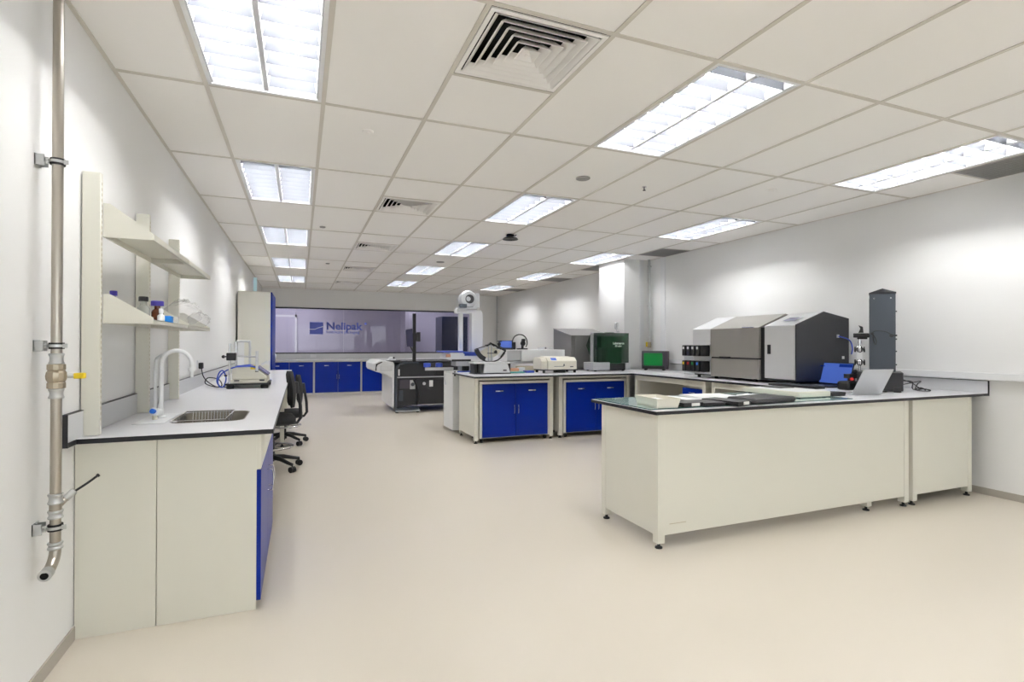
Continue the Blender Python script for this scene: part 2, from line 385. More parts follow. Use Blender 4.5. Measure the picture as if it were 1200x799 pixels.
# troffers ---------------------------------------------------------
def make_troffer(detailed):
    t = thing('troffer_light', '-', 'ceiling light')
    hx, hy = GA / 2 - .012, GB / 2 - .012; h = .128
    b = MB()
    b.box(-hx, hx, -hy, hy, h, h + .006)
    b.box(-hx, -hx + .004, -hy, hy, 0.001, h).box(hx - .004, hx, -hy, hy, 0.001, h)
    b.box(-hx, hx, -hy, -hy + .004, 0.001, h).box(-hx, hx, hy - .004, hy, 0.001, h)
    b.build('housing', 'reflector', t)
    f = MB()
    e = .02
    f.box(-hx, hx, -hy, -hy + e, -.002, .004).box(-hx, hx, hy - e, hy, -.002, .004)
    f.box(-hx, -hx + e, -hy + e, hy - e, -.002, .004).box(hx - e, hx, -hy + e, hy - e, -.002, .004)
    f.build('frame', 'white', t, bevel=.001, seg=1)
    # V shaped side and centre reflectors
    r = MB()
    r.prism([(-.012, .002), (.012, .002), (.018, .02), (.04, h - .004), (-.04, h - .004), (-.018, .02)], 'y', -hy + .03, hy - .03)
    r.prism([(-hx + e, .002), (-hx + e + .008, .002), (-hx + .06, h - .004), (-hx + .005, h - .004)], 'y', -hy + .03, hy - .03)
    r.prism([(hx - e, .002), (hx - e - .008, .002), (hx - .06, h - .004), (hx - .005, h - .004)][::-1], 'y', -hy + .03, hy - .03)
    r.build('reflector', 'reflector', t)
    for sx in (-1, 1):
        MB().tube([(sx * .143, -hy + .05, .098), (sx * .143, hy - .05, .098)], .011, 6).build('lamp_tube', 'tube', t)
        for y in (-hy + .035, hy - .035): MB().box(sx * .143 - .02, sx * .143 + .02, y - .015, y + .015, .075, .12).build('lamp_holder', 'white', t)
    n = 9; L2 = 2 * (hy - .03)
    def blade(mb, sx, y):
        # parabolic cross blade: narrow at the bottom, wide at the top
        mb.prism([(y - .0015, .002), (y + .0015, .002), (y + .006, .03), (y + .018, .055), (y - .018, .055), (y - .006, .03)], 'x', sx * .143 - .128 + .0, sx * .143 + .128)
    if detailed:
        base = MB(); blade(base, 0, 0); b0 = None
        for sx in (-1, 1):
            for k in range(n):
                y = -hy + .03 + L2 * (k + .5) / n
                if b0 is None:
                    b0 = base.build('louvre_blade', 'blade', t); b0.location = (sx * .143, y, 0)
                else: inst(b0, 'louvre_blade', (sx * .143, y, 0), t)
    else:
        base = MB()
        for sx in (-1, 1):
            for k in range(n): blade(base, sx, -hy + .03 + L2 * (k + .5) / n)
        o = base.build('louvre_blade', 'blade', t); o['kind'] = 'stuff'
    return t
protoD = make_troffer(True); protoS = make_troffer(False)
usedD = usedS = False
coln = {1: 'in the row nearest the left wall', 5: 'in the middle row', 9: 'in the row along the right wall'}
rown = {1: 'farthest behind the camera', 3: 'just behind the camera', 5: 'nearest the camera', 7: 'second from the camera', 9: 'third from the camera', 11: 'fourth from the camera', 13: 'farthest from the camera'}
for (i, j) in L:
    c = ((xs[i] + xs[i + 1]) / 2, (ys[j] + ys[j + 1]) / 2, HC)
    lb = 'recessed louvred ceiling light %s, %s' % (coln[i], rown[j])
    det = j == 5 or j == 7
    if det:
        if not usedD: o = protoD; o.location = c; usedD = True; o['label'] = lb; o['group'] = 'recessed ceiling lights'
        else: dup(protoD, c, None, lb, 'recessed ceiling lights')
    else:
        if not usedS: o = protoS; o.location = c; usedS = True; o['label'] = lb; o['group'] = 'recessed ceiling lights'
        else: dup(protoS, c, None, lb, 'recessed ceiling lights')

# four way diffusers
def make_vent():
    t = thing('air_diffuser', '-', 'vent')
    s = .29
    b = MB().box(-s, s, -s, s, .12, .13).box(-s, -s + .01, -s, s, .02, .12).box(s - .01, s, -s, s, .02, .12).box(-s, s, -s, -s + .01, .02, .12).box(-s, s, s - .01, s, .02, .12)
    b.build('plenum_box', 'darkhole', t)
    f = MB(); i = .268
    f.box(-s, s, -s, -i, -.003, .004).box(-s, s, i, s, -.003, .004).box(-s, -i, -i, i, -.003, .004).box(i, s, -i, i, -.003, .004)
    f.build('face_plate', 'tile', t)
    n = 6
    for k in range(n):
        o = .262 - k * .042; q = o - .034
        m = MB(); vs_ = []
        for (r, z) in ((o, -.004), (q, .034), (q - .003, .034), (o - .004, -.004)):
            vs_ += [(-r, -r, z), (r, -r, z), (r, r, z), (-r, r, z)]
        fs = []
        for a in range(4):
            for c in range(4):
                fs.append((a * 4 + c, a * 4 + (c + 1) % 4, ((a + 1) % 4) * 4 + (c + 1) % 4, ((a + 1) % 4) * 4 + c))
        m.add(vs_, fs).build('vane', 'tile', t, ang=20)
    MB().box(-.012, .012, -.012, .012, -.004, 0).build('centre_cap', 'tile', t)
    return t
vt = make_vent()
vn = ['largest square four-way ceiling diffuser, above and nearest the camera', 'second square ceiling diffuser from the camera', 'third square ceiling diffuser from the camera', 'fourth square ceiling diffuser from the camera', 'farthest square ceiling diffuser, near the back wall']
for k, (x0, x1, y0, y1) in enumerate(sorted(V, key=lambda q: q[2])):
    c = ((x0 + x1) / 2, (y0 + y1) / 2, HC)
    if k == 0: vt.location = c; vt['label'] = vn[0]; vt['group'] = 'four-way diffusers'
    else: dup(vt, c, None, vn[k], 'four-way diffusers')
gn = ['grey return grille in the ceiling at far right, nearest the camera', 'grey return grille in the ceiling just in front of the column', 'grey return grille in the ceiling just behind the column', 'grey return grille in the ceiling, second from the back wall', 'grey return grille in the ceiling, nearest the back wall']
gt = None
for k, (x0, x1, y0, y1) in enumerate(sorted(G, key=lambda q: q[2])):
    c = ((x0 + x1) / 2, (y0 + y1) / 2, HC)
    if gt is None:
        gt = thing('return_grille', gn[0], 'vent', c, group='return air grilles')
        a, b = (x1 - x0) / 2 - .012, (y1 - y0) / 2 - .012
        MB().box(-a, a, -b, -b + .02, -.002, .006).box(-a, a, b - .02, b, -.002, .006).box(-a, -a + .02, -b + .02, b - .02, -.002, .006).box(a - .02, a, -b + .02, b - .02, -.002, .006).build('frame', 'grille', gt)
        m = MB()
        for q in range(24):
            x = -a + .02 + (2 * a - .04) * (q + .5) / 24; m.box(x - .003, x + .003, -b + .02, b - .02, 0, .012)
            y = -b + .02 + (2 * b - .04) * (q + .5) / 24; m.box(-a + .02, a - .02, y - .003, y + .003, 0, .012)
        o = m.build('eggcrate_core', 'grille', gt); o['kind'] = 'stuff'
        MB().box(-a, a, -b, b, .016, .02).build('backing', 'plenum', gt)
    else: dup(gt, c, None, gn[k], 'return air grilles')

# small ceiling fittings
def disc(x, y, r, lb, m='tile', name='ceiling_speaker', cat='ceiling fitting'):
    t = thing(name, lb, cat, (x, y, HC + .003))
    MB(t).lathe((x, y, HC), [(r, .003), (r, -.004), (r * .85, -.009), (.001, -.009)], 24).build('cover', m, t)
    MB(t).lathe((x, y, HC), [(r * .35, -.009), (r * .35, -.012), (.001, -.012)], 16).build('centre', m, t)
disc(.417, 3.664, .038, 'small round white cover plate on the ceiling tile beside the big left light', 'tile', 'sprinkler_cover')
disc(2.262, 4.0, .062, 'round grey-white ceiling speaker beyond the middle light', 'grille')
disc(.25, 6.89, .035, 'small round cover plate between the left lights and the second diffuser', 'grille', 'sprinkler_cover')
disc(.45, 10.0, .035, 'small round cover plate far back beside the third diffuser', 'grille', 'sprinkler_cover')
disc(2.277, 9.064, .07, 'round grey ceiling speaker between two far middle lights', 'grille')
disc(4.065, 3.646, .04, 'small round white cover plate near the right-hand light', 'tile', 'sprinkler_cover')
t = thing('pendent_sprinkler', 'tiny dark sprinkler head on the tile right of the middle light', 'sprinkler', (2.902, 4.008, HC))
MB(t).cyl((2.902, 4.008, HC + .003), (2.902, 4.008, HC - .004), .02, 14).build('escutcheon', 'chrome', t)
MB(t).cyl((2.902, 4.008, HC - .004), (2.902, 4.008, HC - .03), .005, 8).cyl((2.902, 4.008, HC - .03), (2.902, 4.008, HC - .033), .014, 10).build('head', 'black', t)
t = thing('dome_detector', 'black domed detector hanging under the ceiling beyond the second middle light', 'detector', (2.554, 6.435, HC))
MB(t).lathe((2.554, 6.435, HC), [(.05, .003), (.055, -.02), (.03, -.03), (.03, -.035)], 20).build('base', 'black', t)
MB(t).lathe((2.554, 6.435, HC), [(.03, -.03), (.09, -.045), (.105, -.062), (.08, -.05), (.001, -.04)], 24).build('dish', 'black', t)
MB(t).cyl((2.61, 6.42, HC - .02), (2.63, 6.41, HC + .002), .006, 6).build('aerial', 'black', t)

# ================================================================== LEFT WALL: steel pipe
PX, PY = -.857, 2.5
t = thing('steel_pipe', 'stainless steel pipe running down the left wall with fittings and a bent open end', 'pipe', (PX, PY, .45))
MB(t).cyl((PX, PY, HC), (PX, PY, 1.262), .0175, 20).build('upper_pipe', 'steel', t)
MB(t).cyl((PX, PY, 1.10), (PX, PY, .725), .0175, 20).build('lower_pipe', 'steel', t)
MB(t).cyl((PX, PY, .655), (PX, PY, .53), .0175, 20).build('tail_pipe', 'steel', t)
def fit(z0, z1, name='press_fitting'):
    MB(t).lathe((PX, PY, 0), [(.0175, z0), (.0235, z0 + .001), (.0245, z0 + .006), (.0215, z0 + .012), (.0205, (z0 + z1) / 2), (.0215, z1 - .012), (.0245, z1 - .006), (.0235, z1 - .001), (.0175, z1)], 22).build(name, 'galv', t)
fit(1.222, 1.265); fit(1.093, 1.132); fit(.695, .735); fit(.64, .672); fit(.525, .552)
MB(t).cyl((PX, PY, .73), (PX, PY, .65), .0195, 20).tube([(PX, PY, .675), (PX + .018, PY + .02, .70), (PX + .03, PY + .032, .715)], .011, 12).build('tee', 'steel', t)
MB(t).lathe((PX, PY, 0), [(.02, 1.13), (.029, 1.133), (.029, 1.152), (.026, 1.156), (.031, 1.165), (.033, 1.178), (.031, 1.192), (.026, 1.2), (.029, 1.204), (.029, 1.222), (.02, 1.226)], 12, ).build('ball_valve', 'brass', t, ang=20)
MB(t).cyl((PX + .028, PY + .01, 1.178), (PX + .052, PY + .022, 1.178), .009, 10).build('valve_stem', 'galv', t)
MB(t).box(PX + .048, PX + .082, PY + .01, PY + .036, 1.166, 1.188).build('valve_lever', 'yellow', t, bevel=.003)
MB(t).cyl((PX + .022, PY + .024, .705), (PX + .042, PY + .044, .728), .0135, 12).build('tap_collar', 'galv', t)
MB(t).tube([(PX + .038, PY + .04, .723), (PX + .075, PY + .06, .748), (PX + .105, PY + .08, .772)], .0045, 8, smooth=4).cyl((PX + .105, PY + .08, .772), (PX + .11, PY + .084, .776), .007, 8).build('drain_lever', 'black', t)
pts = [(PX, PY, .53), (PX, PY, .515), (PX, PY - .012, .49), (PX, PY - .045, .468), (PX, PY - .07, .462)]
MB(t).tube(pts, .0185, 18, smooth=4).build('elbow', 'steel', t)
MB(t).cyl((PX, PY - .062, .463), (PX, PY - .092, .459), .0215, 18).build('elbow_collar', 'galv', t)
MB(t).cyl((PX, PY - .0921, .459), (PX, PY - .0935, .459), .013, 16).build('open_end', 'darkhole', t)
def bracket(z, lb):
    b = thing('pipe_bracket', lb, 'bracket', (XL, PY, z), group='pipe brackets')
    m = MB(b)
    m.box(XL, XL + .004, PY - .02, PY + .03, z - .022, z + .022).box(XL, XL + .03, PY - .02, PY - .017, z - .02, z + .02).box(XL, XL + .03, PY + .015, PY + .018, z - .02, z + .02)
    m.build('wall_channel', 'galv', b)
    MB(b).cyl((XL + .004, PY, z), (PX - .018, PY, z), .005, 8).cyl((XL + .03, PY, z), (XL + .036, PY, z), .011, 6).build('threaded_rod', 'galv', b)
    MB(b).lathe((PX, PY, z), [(.018, -.012), (.0235, -.012), (.0235, .012), (.018, .012)], 22).build('rubber_lining', 'rubber', b)
    MB(b).lathe((PX, PY, z), [(.0236, -.005), (.0250, -.005), (.0250, .005), (.0236, .005)], 22).box(PX + .022, PX + .036, PY - .012, PY - .006, z - .008, z + .008).build('clamp_ring', 'galv', b)
bracket(1.99, 'top clamp bracket holding the left wall pipe to the wall')
bracket(1.293, 'middle clamp bracket just above the yellow-levered valve')
bracket(.607, 'lowest clamp bracket near the bent end of the pipe')

# ================================================================== LEFT BENCH
def bow_handle(p0, p1, out, parent, m='chrome', r=.004):
    p0, p1, out = Vector(p0), Vector(p1), Vector(out)
    q = [p0, p0 + out * .8, p0.lerp(p1, .2) + out, p0.lerp(p1, .5) + out * 1.1, p0.lerp(p1, .8) + out, p1 + out * .8, p1]
    return MB().tube([a for a in q], r, 8, smooth=2)
def add_handle(world_p0, world_p1, out, th, door, mt='chrome'):
    h = bow_handle(world_p0, world_p1, out, door); h.o = Vector(th.location); return h.build('handle', mt, door)
FX = -.196
t = thing('sink_cabinet', 'cream end-panelled sink cabinet with blue doors at the near end of the left bench', 'cabinet', (XL, 2.873, 0))
MB(t).box(XL + .003, -.6135, 2.873, 2.893, 0, .861).build('end_panel', 'cream', t, bevel=.001, seg=1)
MB(t).box(-.6105, FX, 2.873, 2.893, 0, .861).build('end_panel', 'cream', t, bevel=.001, seg=1)
MB(t).box(XL + .01, FX - .02, 2.9, 4.1, .04, .06).box(XL + .01, FX - .02, 4.08, 4.1, .06, .86).box(XL + .01, XL + .03, 2.9, 4.08, .06, .86).build('carcass', 'cream', t)
MB(t).box(FX - .06, FX - .045, 2.9, 4.1, 0, .04).build('plinth', 'cream', t)
MB(t).box(FX - .018, FX + .02, 2.875, 4.1, .685, .86).build('false_drawer_front', 'cream', t, bevel=.002)
for (a, b, hy) in ((2.875, 3.485, 3.43), (3.49, 4.1, 3.545)):
    d = MB(t).box(FX, FX + .02, a, b, .043, .68).build('door', 'blue', t, bevel=.0015)
    add_handle((FX + .02, hy, .44), (FX + .02, hy, .56), (.03, 0, 0), t, d)
t = thing('pedestal_leg_frame', 'cream steel leg frame under the left bench beside the chairs', 'bench frame', (-.2, 7.28, 0))
for y in (4.13, 7.28, 9.0):
    MB(t).box(-.235, -.185, y, y + .05, .03, .861).build('leg', 'cream', t, bevel=.004)
    MB(t).box(XL + .05, XL + .1, y, y + .05, .03, .861).build('leg', 'cream', t, bevel=.004)
    for x in (-.21, XL + .075): MB(t).lathe((x, y + .025, 0), [(.02, 0), (.02, .008), (.008, .014), (.008, .035)], 12).build('levelling_foot', 'rubber', t)
MB(t).box(-.225, -.195, 4.13, 9.05, .80, .861).box(XL + .03, XL + .06, 4.13, 9.05, .8, .861).build('rail', 'cream', t)
# worktop with sink cut-out
SX0, SX1, SY0, SY1 = -.645, -.285, 3.22, 3.68
t = thing('left_worktop', 'long light grey laminate worktop with black edge along the left wall', 'worktop', (XL, 2.84, .862))
w_ = MB(t)
W0, W1 = 2.843, 9.08; WXF = -.123
w_.box(XL, SX0, W0, W1, .8621, TT).box(SX1, WXF, W0, W1, .8621, TT).box(SX0, SX1, W0, SY0, .8621, TT).box(SX0, SX1, SY1, W1, .8621, TT)
rc = .07
for cx, cy, sx, sy in ((SX1, SY1, -1, -1), (SX0, SY1, 1, -1), (SX0, SY0, 1, 1), (SX1, SY0, -1, 1)):
    pp = [(cx, cy)] + [(cx + sx * (rc - rc * math.sin(PI / 2 * k / 6)), cy + sy * (rc - rc * math.cos(PI / 2 * k / 6))) for k in range(7)]
    w_.prism(pp, 'z', .8621, TT)
w_.build('top', 'laminate', t)
MB(t).box(XL, WXF + .003, W0 - .003, W0, .862, TT - .0005).box(WXF, WXF + .003, W0, W1, .862, TT - .0005).build('edge_band', 'edge', t)
for a, b in ((2.75, 2.92), (2.956, 3.76), (3.796, 4.60), (4.636, 9.08)):
    u = MB(t).box(XL, XL + .018, a, b, TT, 1.0).build('upstand', 'upst', t)
    MB(t).box(XL, XL + .019, a, b, 1.0, 1.003).box(XL, XL + .0185, a - .003, a, TT if a > 2.8 else .862, 1.003).build('upstand_edge', 'edge', u)
MB(t).box(XL, XL + .018, 2.75, W0 - .003, .862, TT).build('upstand_return', 'edge', t)
# sink
t = thing('sink', 'stainless steel rounded inset sink with white tap deck in the left worktop', 'sink', (-.5, 3.45, .7))
def rrect(x0, x1, y0, y1, r, n=5):
    out = []
    for cx, cy, a0 in ((x1 - r, y1 - r, 0), (x0 + r, y1 - r, 90), (x0 + r, y0 + r, 180), (x1 - r, y0 + r, 270)):
        for k in range(n + 1):
            a = math.radians(a0 + 90 * k / n); out.append((cx + r * math.cos(a), cy + r * math.sin(a)))
    return out
def ringloft(levels):
    m = MB(t); n = len(levels[0][0]); vs_ = []; fs = []
    for pts, z in levels: vs_ += [(p[0], p[1], z) for p in pts]
    for i in range(len(levels) - 1):
        for k in range(n): fs.append((i * n + k, i * n + (k + 1) % n, (i + 1) * n + (k + 1) % n, (i + 1) * n + k))
    return m.add(vs_, fs), n, len(levels)
lv = [(rrect(SX0 + .0005, SX1 - .0005, SY0 + .0005, SY1 - .0005, .07), TT + .0012), (rrect(SX0 + .006, SX1 - .006, SY0 + .006, SY1 - .006, .07), TT + .001), (rrect(SX0 + .01, SX1 - .01, SY0 + .01, SY1 - .01, .075), TT - .012),
      (rrect(SX0 + .02, SX1 - .02, SY0 + .02, SY1 - .02, .08), .72), (rrect(SX0 + .05, SX1 - .05, SY0 + .05, SY1 - .05, .06), .695), (rrect(SX0 + .14, SX1 - .14, SY0 + .14, SY1 - .14, .02), .69)]
m, n, k = ringloft(lv); m.f.append(tuple(range((k - 1) * n, k * n)))
o = m.build('bowl', 'sinksteel', t)
MB(t).box(-.80, SX0 - .013, 3.235, 3.665, TT, TT + .004).build('tap_deck', 'white', t, bevel=.0015)
MB(t).lathe((-.465, 3.45, .69), [(.03, .001), (.03, .004), (.02, .002), (.001, .002)], 16).build('waste', 'chrome', t)
# wire draining basket
t = thing('wire_basket', 'chrome wire draining basket hanging in the sink', 'basket', (-.51, 3.45, .80))
m = MB(t); BX0, BX1, BY0, BY1 = -.63, -.375, 3.235, 3.665
zt, zb = TT + .008, .80
m.tube([(BX0, BY0, zt), (BX1, BY0, zt), (BX1, BY1, zt), (BX0, BY1, zt), (BX0, BY0, zt)], .0045, 6)
m.build('rim', 'chrome', t)
m = MB(t)
m.tube([(BX0 + .01, BY0 + .02, zb), (BX1 - .02, BY0 + .02, zb), (BX1 - .02, BY1 - .02, zb), (BX0 + .01, BY1 - .02, zb), (BX0 + .01, BY0 + .02, zb)], .0022, 6)
for q in range(14):
    x = BX0 + .01 + (BX1 - BX0 - .03) * (q + .5) / 14
    m.tube([(x, BY0, zt), (x, BY0 + .02, zb), (x, BY1 - .02, zb), (x, BY1, zt)], .0021, 5)
for q in range(6):
    y = BY0 + .02 + (BY1 - BY0 - .04) * (q + .5) / 6
    m.tube([(BX0, y, zt), (BX0 + .01, y, zb), (BX1 - .02, y, zb), (BX1, y, zt)], .0021, 5)
m.build('wires', 'chrome', t)['kind'] = 'stuff'
# tap
t = thing('lab_tap', 'white swan-neck laboratory tap beside the sink', 'tap', (-.72, 3.47, TT + .004))
ty = 3.47
MB(t).lathe((-.72, ty, TT + .004), [(.026, 0), (.026, .008), (.014, .014), (.014, .06)], 16).build('base', 'white', t)
def neck(x0, y, x1, ztop, zend, r):
    rad = (x1 - x0) / 2; pts = [(x0, y, TT + .02), (x0, y, 1.0), (x0, y, ztop - rad)]
    for k in range(1, 12): a = PI - PI * k / 11; pts.append((x0 + rad + rad * math.cos(a), y, ztop - rad + rad * math.sin(a)))
    pts.append((x1, y, zend)); return MB(t).tube(pts, r, 12)
neck(-.72, ty, -.572, 1.262, 1.16, .0115).build('swan_neck', 'white', t)
MB(t).cyl((-.572, ty, 1.165), (-.572, ty, 1.145), .018, 14, .018).cyl((-.572, ty, 1.145), (-.572, ty, 1.11), .011, 12, .008).build('nozzle', 'white', t)
MB(t).tube([(-.752, ty + .02, TT + .03), (-.752, ty + .02, 1.18), (-.735, ty + .012, 1.225), (-.70, ty, 1.245)], .008, 10, smooth=4).build('riser', 'white', t)
MB(t).cyl((-.72, ty, .93), (-.72, ty - .09, .925), .012, 12).build('valve_arm', 'white', t)
MB(t).cyl((-.72, ty - .06, .925), (-.73, ty - .115, .935), .019, 14, .022).build('valve_body', 'white', t)
MB(t).cyl((-.735, ty - .13, .94), (-.73, ty - .113, .936), .013, 12).build('colour_dot', 'knob', t)
MB(t).cyl((-.728, ty - .1, .93), (-.728, ty - .1, TT + .006), .012, 12).build('valve_stem', 'offwhite', t)

# shelf unit -------------------------------------------------------
t = thing('wall_shelf_unit', 'cream metal shelving on three slotted uprights standing on the left worktop', 'shelf unit', (XL + .04, 2.9, TT))
PYs = (2.925, 3.765, 4.605)
for y in PYs:
    p = MB(t).box(-.915, -.845, y, y + .028, TT + .001, 2.08).build('upright', 'cream', t, bevel=.002, seg=1)
    m = MB(t)
    for q in range(44):
        z = .95 + q * .025; m.box(-.8452, -.8445, y + .010, y + .018, z, z + .013)
    m.build('slots', 'beigegl', p)['kind'] = 'stuff'
SF = -.645
for z, lip in ((1.79, .03), (1.395, .02)):
    for a, b in ((2.945, 3.775), (3.785, 4.615)):
        m = MB(t).box(-.842, SF, a, b, z + lip - .003, z + lip).box(SF - .004, SF, a, b, z, z + lip).box(SF - .02, SF, a, b, z, z + .002).box(-.842, -.838, a, b, z, z + lip)
        m.box(-.842, SF, a, a + .003, z, z + lip).box(-.842, SF, b - .003, b, z, z + lip)
        m.build('shelf', 'cream', t)
        for y in (a - .004, b + .001):
            ht = .155 if z > 1.5 else .135
            MB(t).prism([(-.84, z), (SF + .002, z), (SF + .002, z + .024), (SF + .0, z + .03), (-.815, z + ht), (-.84, z + ht)], 'y', y, y + .003).build('shelf_bracket', 'cream', t)
# bottles on the lower shelf
SZ = 1.4155
def bottle(x, y, r, h, body, cap, lb, capr=None, caph=.02, grp='bottles on the lower shelf', neckr=None, name='bottle'):
    t = thing(name, lb, 'bottle', (x, y, SZ), group=grp)
    nr = neckr or r * .5; cr = capr or nr * 1.25
    MB(t).lathe((x, y, SZ), [(r * .9, 0), (r, .004), (r, h * .62), (r * .85, h * .72), (nr, h * .8), (nr, h)], 20).build('body', body, t)
    MB(t).lathe((x, y, SZ), [(cr, h - .004), (cr, h - .004 + caph), (cr * .9, h + caph)], 18).build('cap', cap, t)
bottle(-.87, 3.20, .018, .13, 'clearpl', 'purple', 'small purple-capped vial at the near end of the lower shelf', capr=.016)
bottle(-.79, 3.40, .031, .118, 'clearpl', 'black', 'clear square-shouldered bottle with black cap on the lower shelf', capr=.023, caph=.022)
bottle(-.76, 3.56, .030, .105, 'amber', 'purple', 'amber glass bottle with purple cap on the lower shelf', capr=.032, caph=.024)
bottle(-.70, 3.36, .017, .055, 'white', 'white', 'small white bottle in front of the clear one on the shelf')
o = MB().box(-.735, -.675, 3.47, 3.53, SZ, SZ + .042).build('blue_packet', 'bluepk', bevel=.006); tag(o, 'small bright blue packet beside the amber bottle', 'packet')
t = thing('plastic_beaker', 'small clear plastic beaker on the shelf right of the blue packet', 'beaker', (-.69, 3.66, SZ))
MB(t).lathe((-.69, 3.66, SZ), [(.016, 0), (.02, .045), (.018, .045), (.014, .003)], 16).build('wall', 'film', t)
def bag(x, y, sx, sy, sz, lb, seed):
    rnd = random.Random(seed); n = 14; m = MB(); vs_ = []; fs = []
    for i in range(n + 1):
        th = PI * i / n
        for k in range(20):
            a = 2 * PI * k / 20; d = 1 + rnd.uniform(-.16, .16)
            vs_.append((x + sx * math.sin(th) * math.cos(a) * d, y + sy * math.sin(th) * math.sin(a) * d, SZ + .004 + sz * (1 - math.cos(th)) * .5 * (1 + rnd.uniform(-.1, .1))))
    for i in range(n):
        for k in range(20): fs.append((i * 20 + k, i * 20 + (k + 1) % 20, (i + 1) * 20 + (k + 1) % 20, (i + 1) * 20 + k))
    o = m.add(vs_, fs).build('plastic_bag', 'film', ang=180); tag(o, lb, 'bag', 'clear bags on the shelf')
bag(-.73, 4.12, .10, .20, .17, 'crumpled clear plastic bag standing on the lower shelf before the third upright', 3)
bag(-.70, 4.50, .07, .12, .11, 'crumpled clear plastic bag at the far end of the lower shelf', 9)

# socket, plug, cables
def socket(x, y, z, face, lb, grp='wall sockets', w=.146):
    t = thing('wall_socket', lb, 'socket', (x, y, z), group=grp)
    h = .043
    if face == 'x+': MB(t).box(x, x + .012, y - w / 2, y + w / 2, z - h, z + h).build('plate', 'white', t, bevel=.003); a = (x + .012, 0); 
    else: MB(t).box(x - w / 2, x + w / 2, y - .012, y, z - h, z + h).build('plate', 'white', t, bevel=.003)
    for q in (-1, 1):
        if face == 'x+': MB(t).box(x + .012, x + .015, y + q * .05 - .008, y + q * .05 + .008, z + .016, z + .034).build('switch', 'white', t)
        else: MB(t).box(x + q * .05 - .008, x + q * .05 + .008, y - .015, y - .012, z + .016, z + .034).build('switch', 'white', t)
    return t
socket(XL, 5.9, 1.095, 'x+', 'white wall socket above the left bench with a black plug in it')
socket(.32, YB - .03, .965, 'y-', 'white double socket on the back bench upstand under the logo')
t = thing('plug_lead', 'black plug and coiled lead from the left wall socket down to the bench', 'power lead', (XL + .013, 5.86, 1.08))
MB(t).box(XL + .013, XL + .05, 5.83, 5.89, 1.055, 1.115).build('plug', 'black', t, bevel=.008)
MB(t).tube([(XL + .035, 5.86, 1.06), (XL + .05, 5.85, .99), (XL + .09, 5.8, .94), (XL + .15, 5.72, .905), (XL + .2, 5.65, .892), (XL + .24, 5.62, .91), (XL + .2, 5.7, .96), (XL + .1, 5.8, .97), (XL + .08, 5.78, .92), (XL + .17, 5.68, .892), (XL + .28, 5.6, .892)], .005, 8, smooth=5).build('lead', 'black', t)

# tester on the left bench
t = thing('puncture_tester', 'cream bench tester with chrome posts and blue cable on the left worktop', 'lab instrument', (-.45, 5.7, TT))
DX0, DX1, DY0, DY1 = -.635, -.27, 5.43, 5.95
MB(t).box(DX0, DX1, DY0, DY1, .917, .932).build('base_plate', 'black', t, bevel=.004)
for x in (DX0 + .04, DX1 - .04):
    for y in (DY0 + .035, DY1 - .035): MB(t).lathe((x, y, TT), [(.03, 0), (.033, .006), (.033, .028), (.026, .034)], 16).build('foot', 'rubber', t)
MB(t).box(DX0 + .045, DX1 - .02, DY0 + .02, DY1 - .02, .934, .965).build('lower_body', 'offwhite', t, bevel=.004)
for x in (-.54, -.33): MB(t).cyl((x, DY0 + .01, .965), (x, DY0 + .01, .955), .022, 14).build('clamp_foot', 'black', t)
MB(t).prism([(DX0 + .05, .967), (DX1 - .02, .967), (DX1 - .015, .99), (DX1 - .12, 1.075), (DX0 + .05, 1.085)], 'y', DY0 + .05, DY1 - .05).build('body', 'offwhite', t, bevel=.008)
MB(t).prism([(DX1 - .012, 1.0), (DX1 - .008, 1.004), (DX1 - .106, 1.084), (DX1 - .112, 1.08)], 'y', DY0 + .1, DY1 - .1).build('display', 'screenlav', t)
MB(t).cyl((-.6, DY0 + .03, .93), (-.6, DY0 + .03, 1.30), .0105, 14).build('post', 'chrome', t)
MB(t).cyl((-.56, DY0 + .13, .96), (-.56, DY0 + .13, 1.31), .009, 14).build('post', 'chrome', t)
MB(t).box(-.625, -.548, DY0 + .005, DY0 + .07, 1.145, 1.215).build('clamp_block', 'black', t, bevel=.005)
MB(t).cyl((-.625, DY0 + .035, 1.18), (-.645, DY0 + .035, 1.18), .006, 8).sphere((-.652, DY0 + .035, 1.18), .015, 8).build('clamp_knob', 'black', t)
MB(t).cyl((-.55, DY0 + .035, 1.185), (-.385, DY0 + .035, 1.178), .007, 12).build('cross_arm', 'chrome', t)
MB(t).cyl((-.375, DY0 + .035, 1.23), (-.375, DY0 + .035, 1.045), .0125, 16).build('probe_tube', 'silver', t)
MB(t).cyl((-.375, DY0 + .035, 1.045), (-.375, DY0 + .035, 1.037), .015, 14).build('probe_tip', 'black', t)
MB(t).tube([(-.56, 5.62, 1.07), (-.56, 5.62, 1.30), (-.55, 5.62, 1.32), (-.46, 5.62, 1.32), (-.447, 5.62, 1.305), (-.447, 5.62, 1.07)], .01, 12, smooth=3).build('carry_handle', 'alu', t)
MB(t).box(-.555, -.50, 5.66, 5.68, 1.07, 1.33).box(-.5, -.45, 5.66, 5.68, 1.31, 1.33).build('guard_plate', 'white', t)
MB(t).tube([(-.36, 5.5, 1.07), (-.42, 5.49, 1.10), (-.5, 5.48, 1.095), (-.58, 5.47, 1.075), (-.66, 5.47, 1.03), (-.70, 5.5, .96), (-.69, 5.52, .905), (-.655, 5.5, .905), (-.63, 5.47, .98), (-.655, 5.48, 1.05), (-.69, 5.5, 1.03), (-.71, 5.52, .95), (-.67, 5.5, .9), (-.62, 5.49, .93)], .006, 8, smooth=6).build('cable', 'cabblue', t)
MB(t).tube([(-.36, 5.47, 1.075), (-.44, 5.465, 1.092), (-.54, 5.46, 1.09)], .009, 8, smooth=4).build('cable', 'trimblue', t)
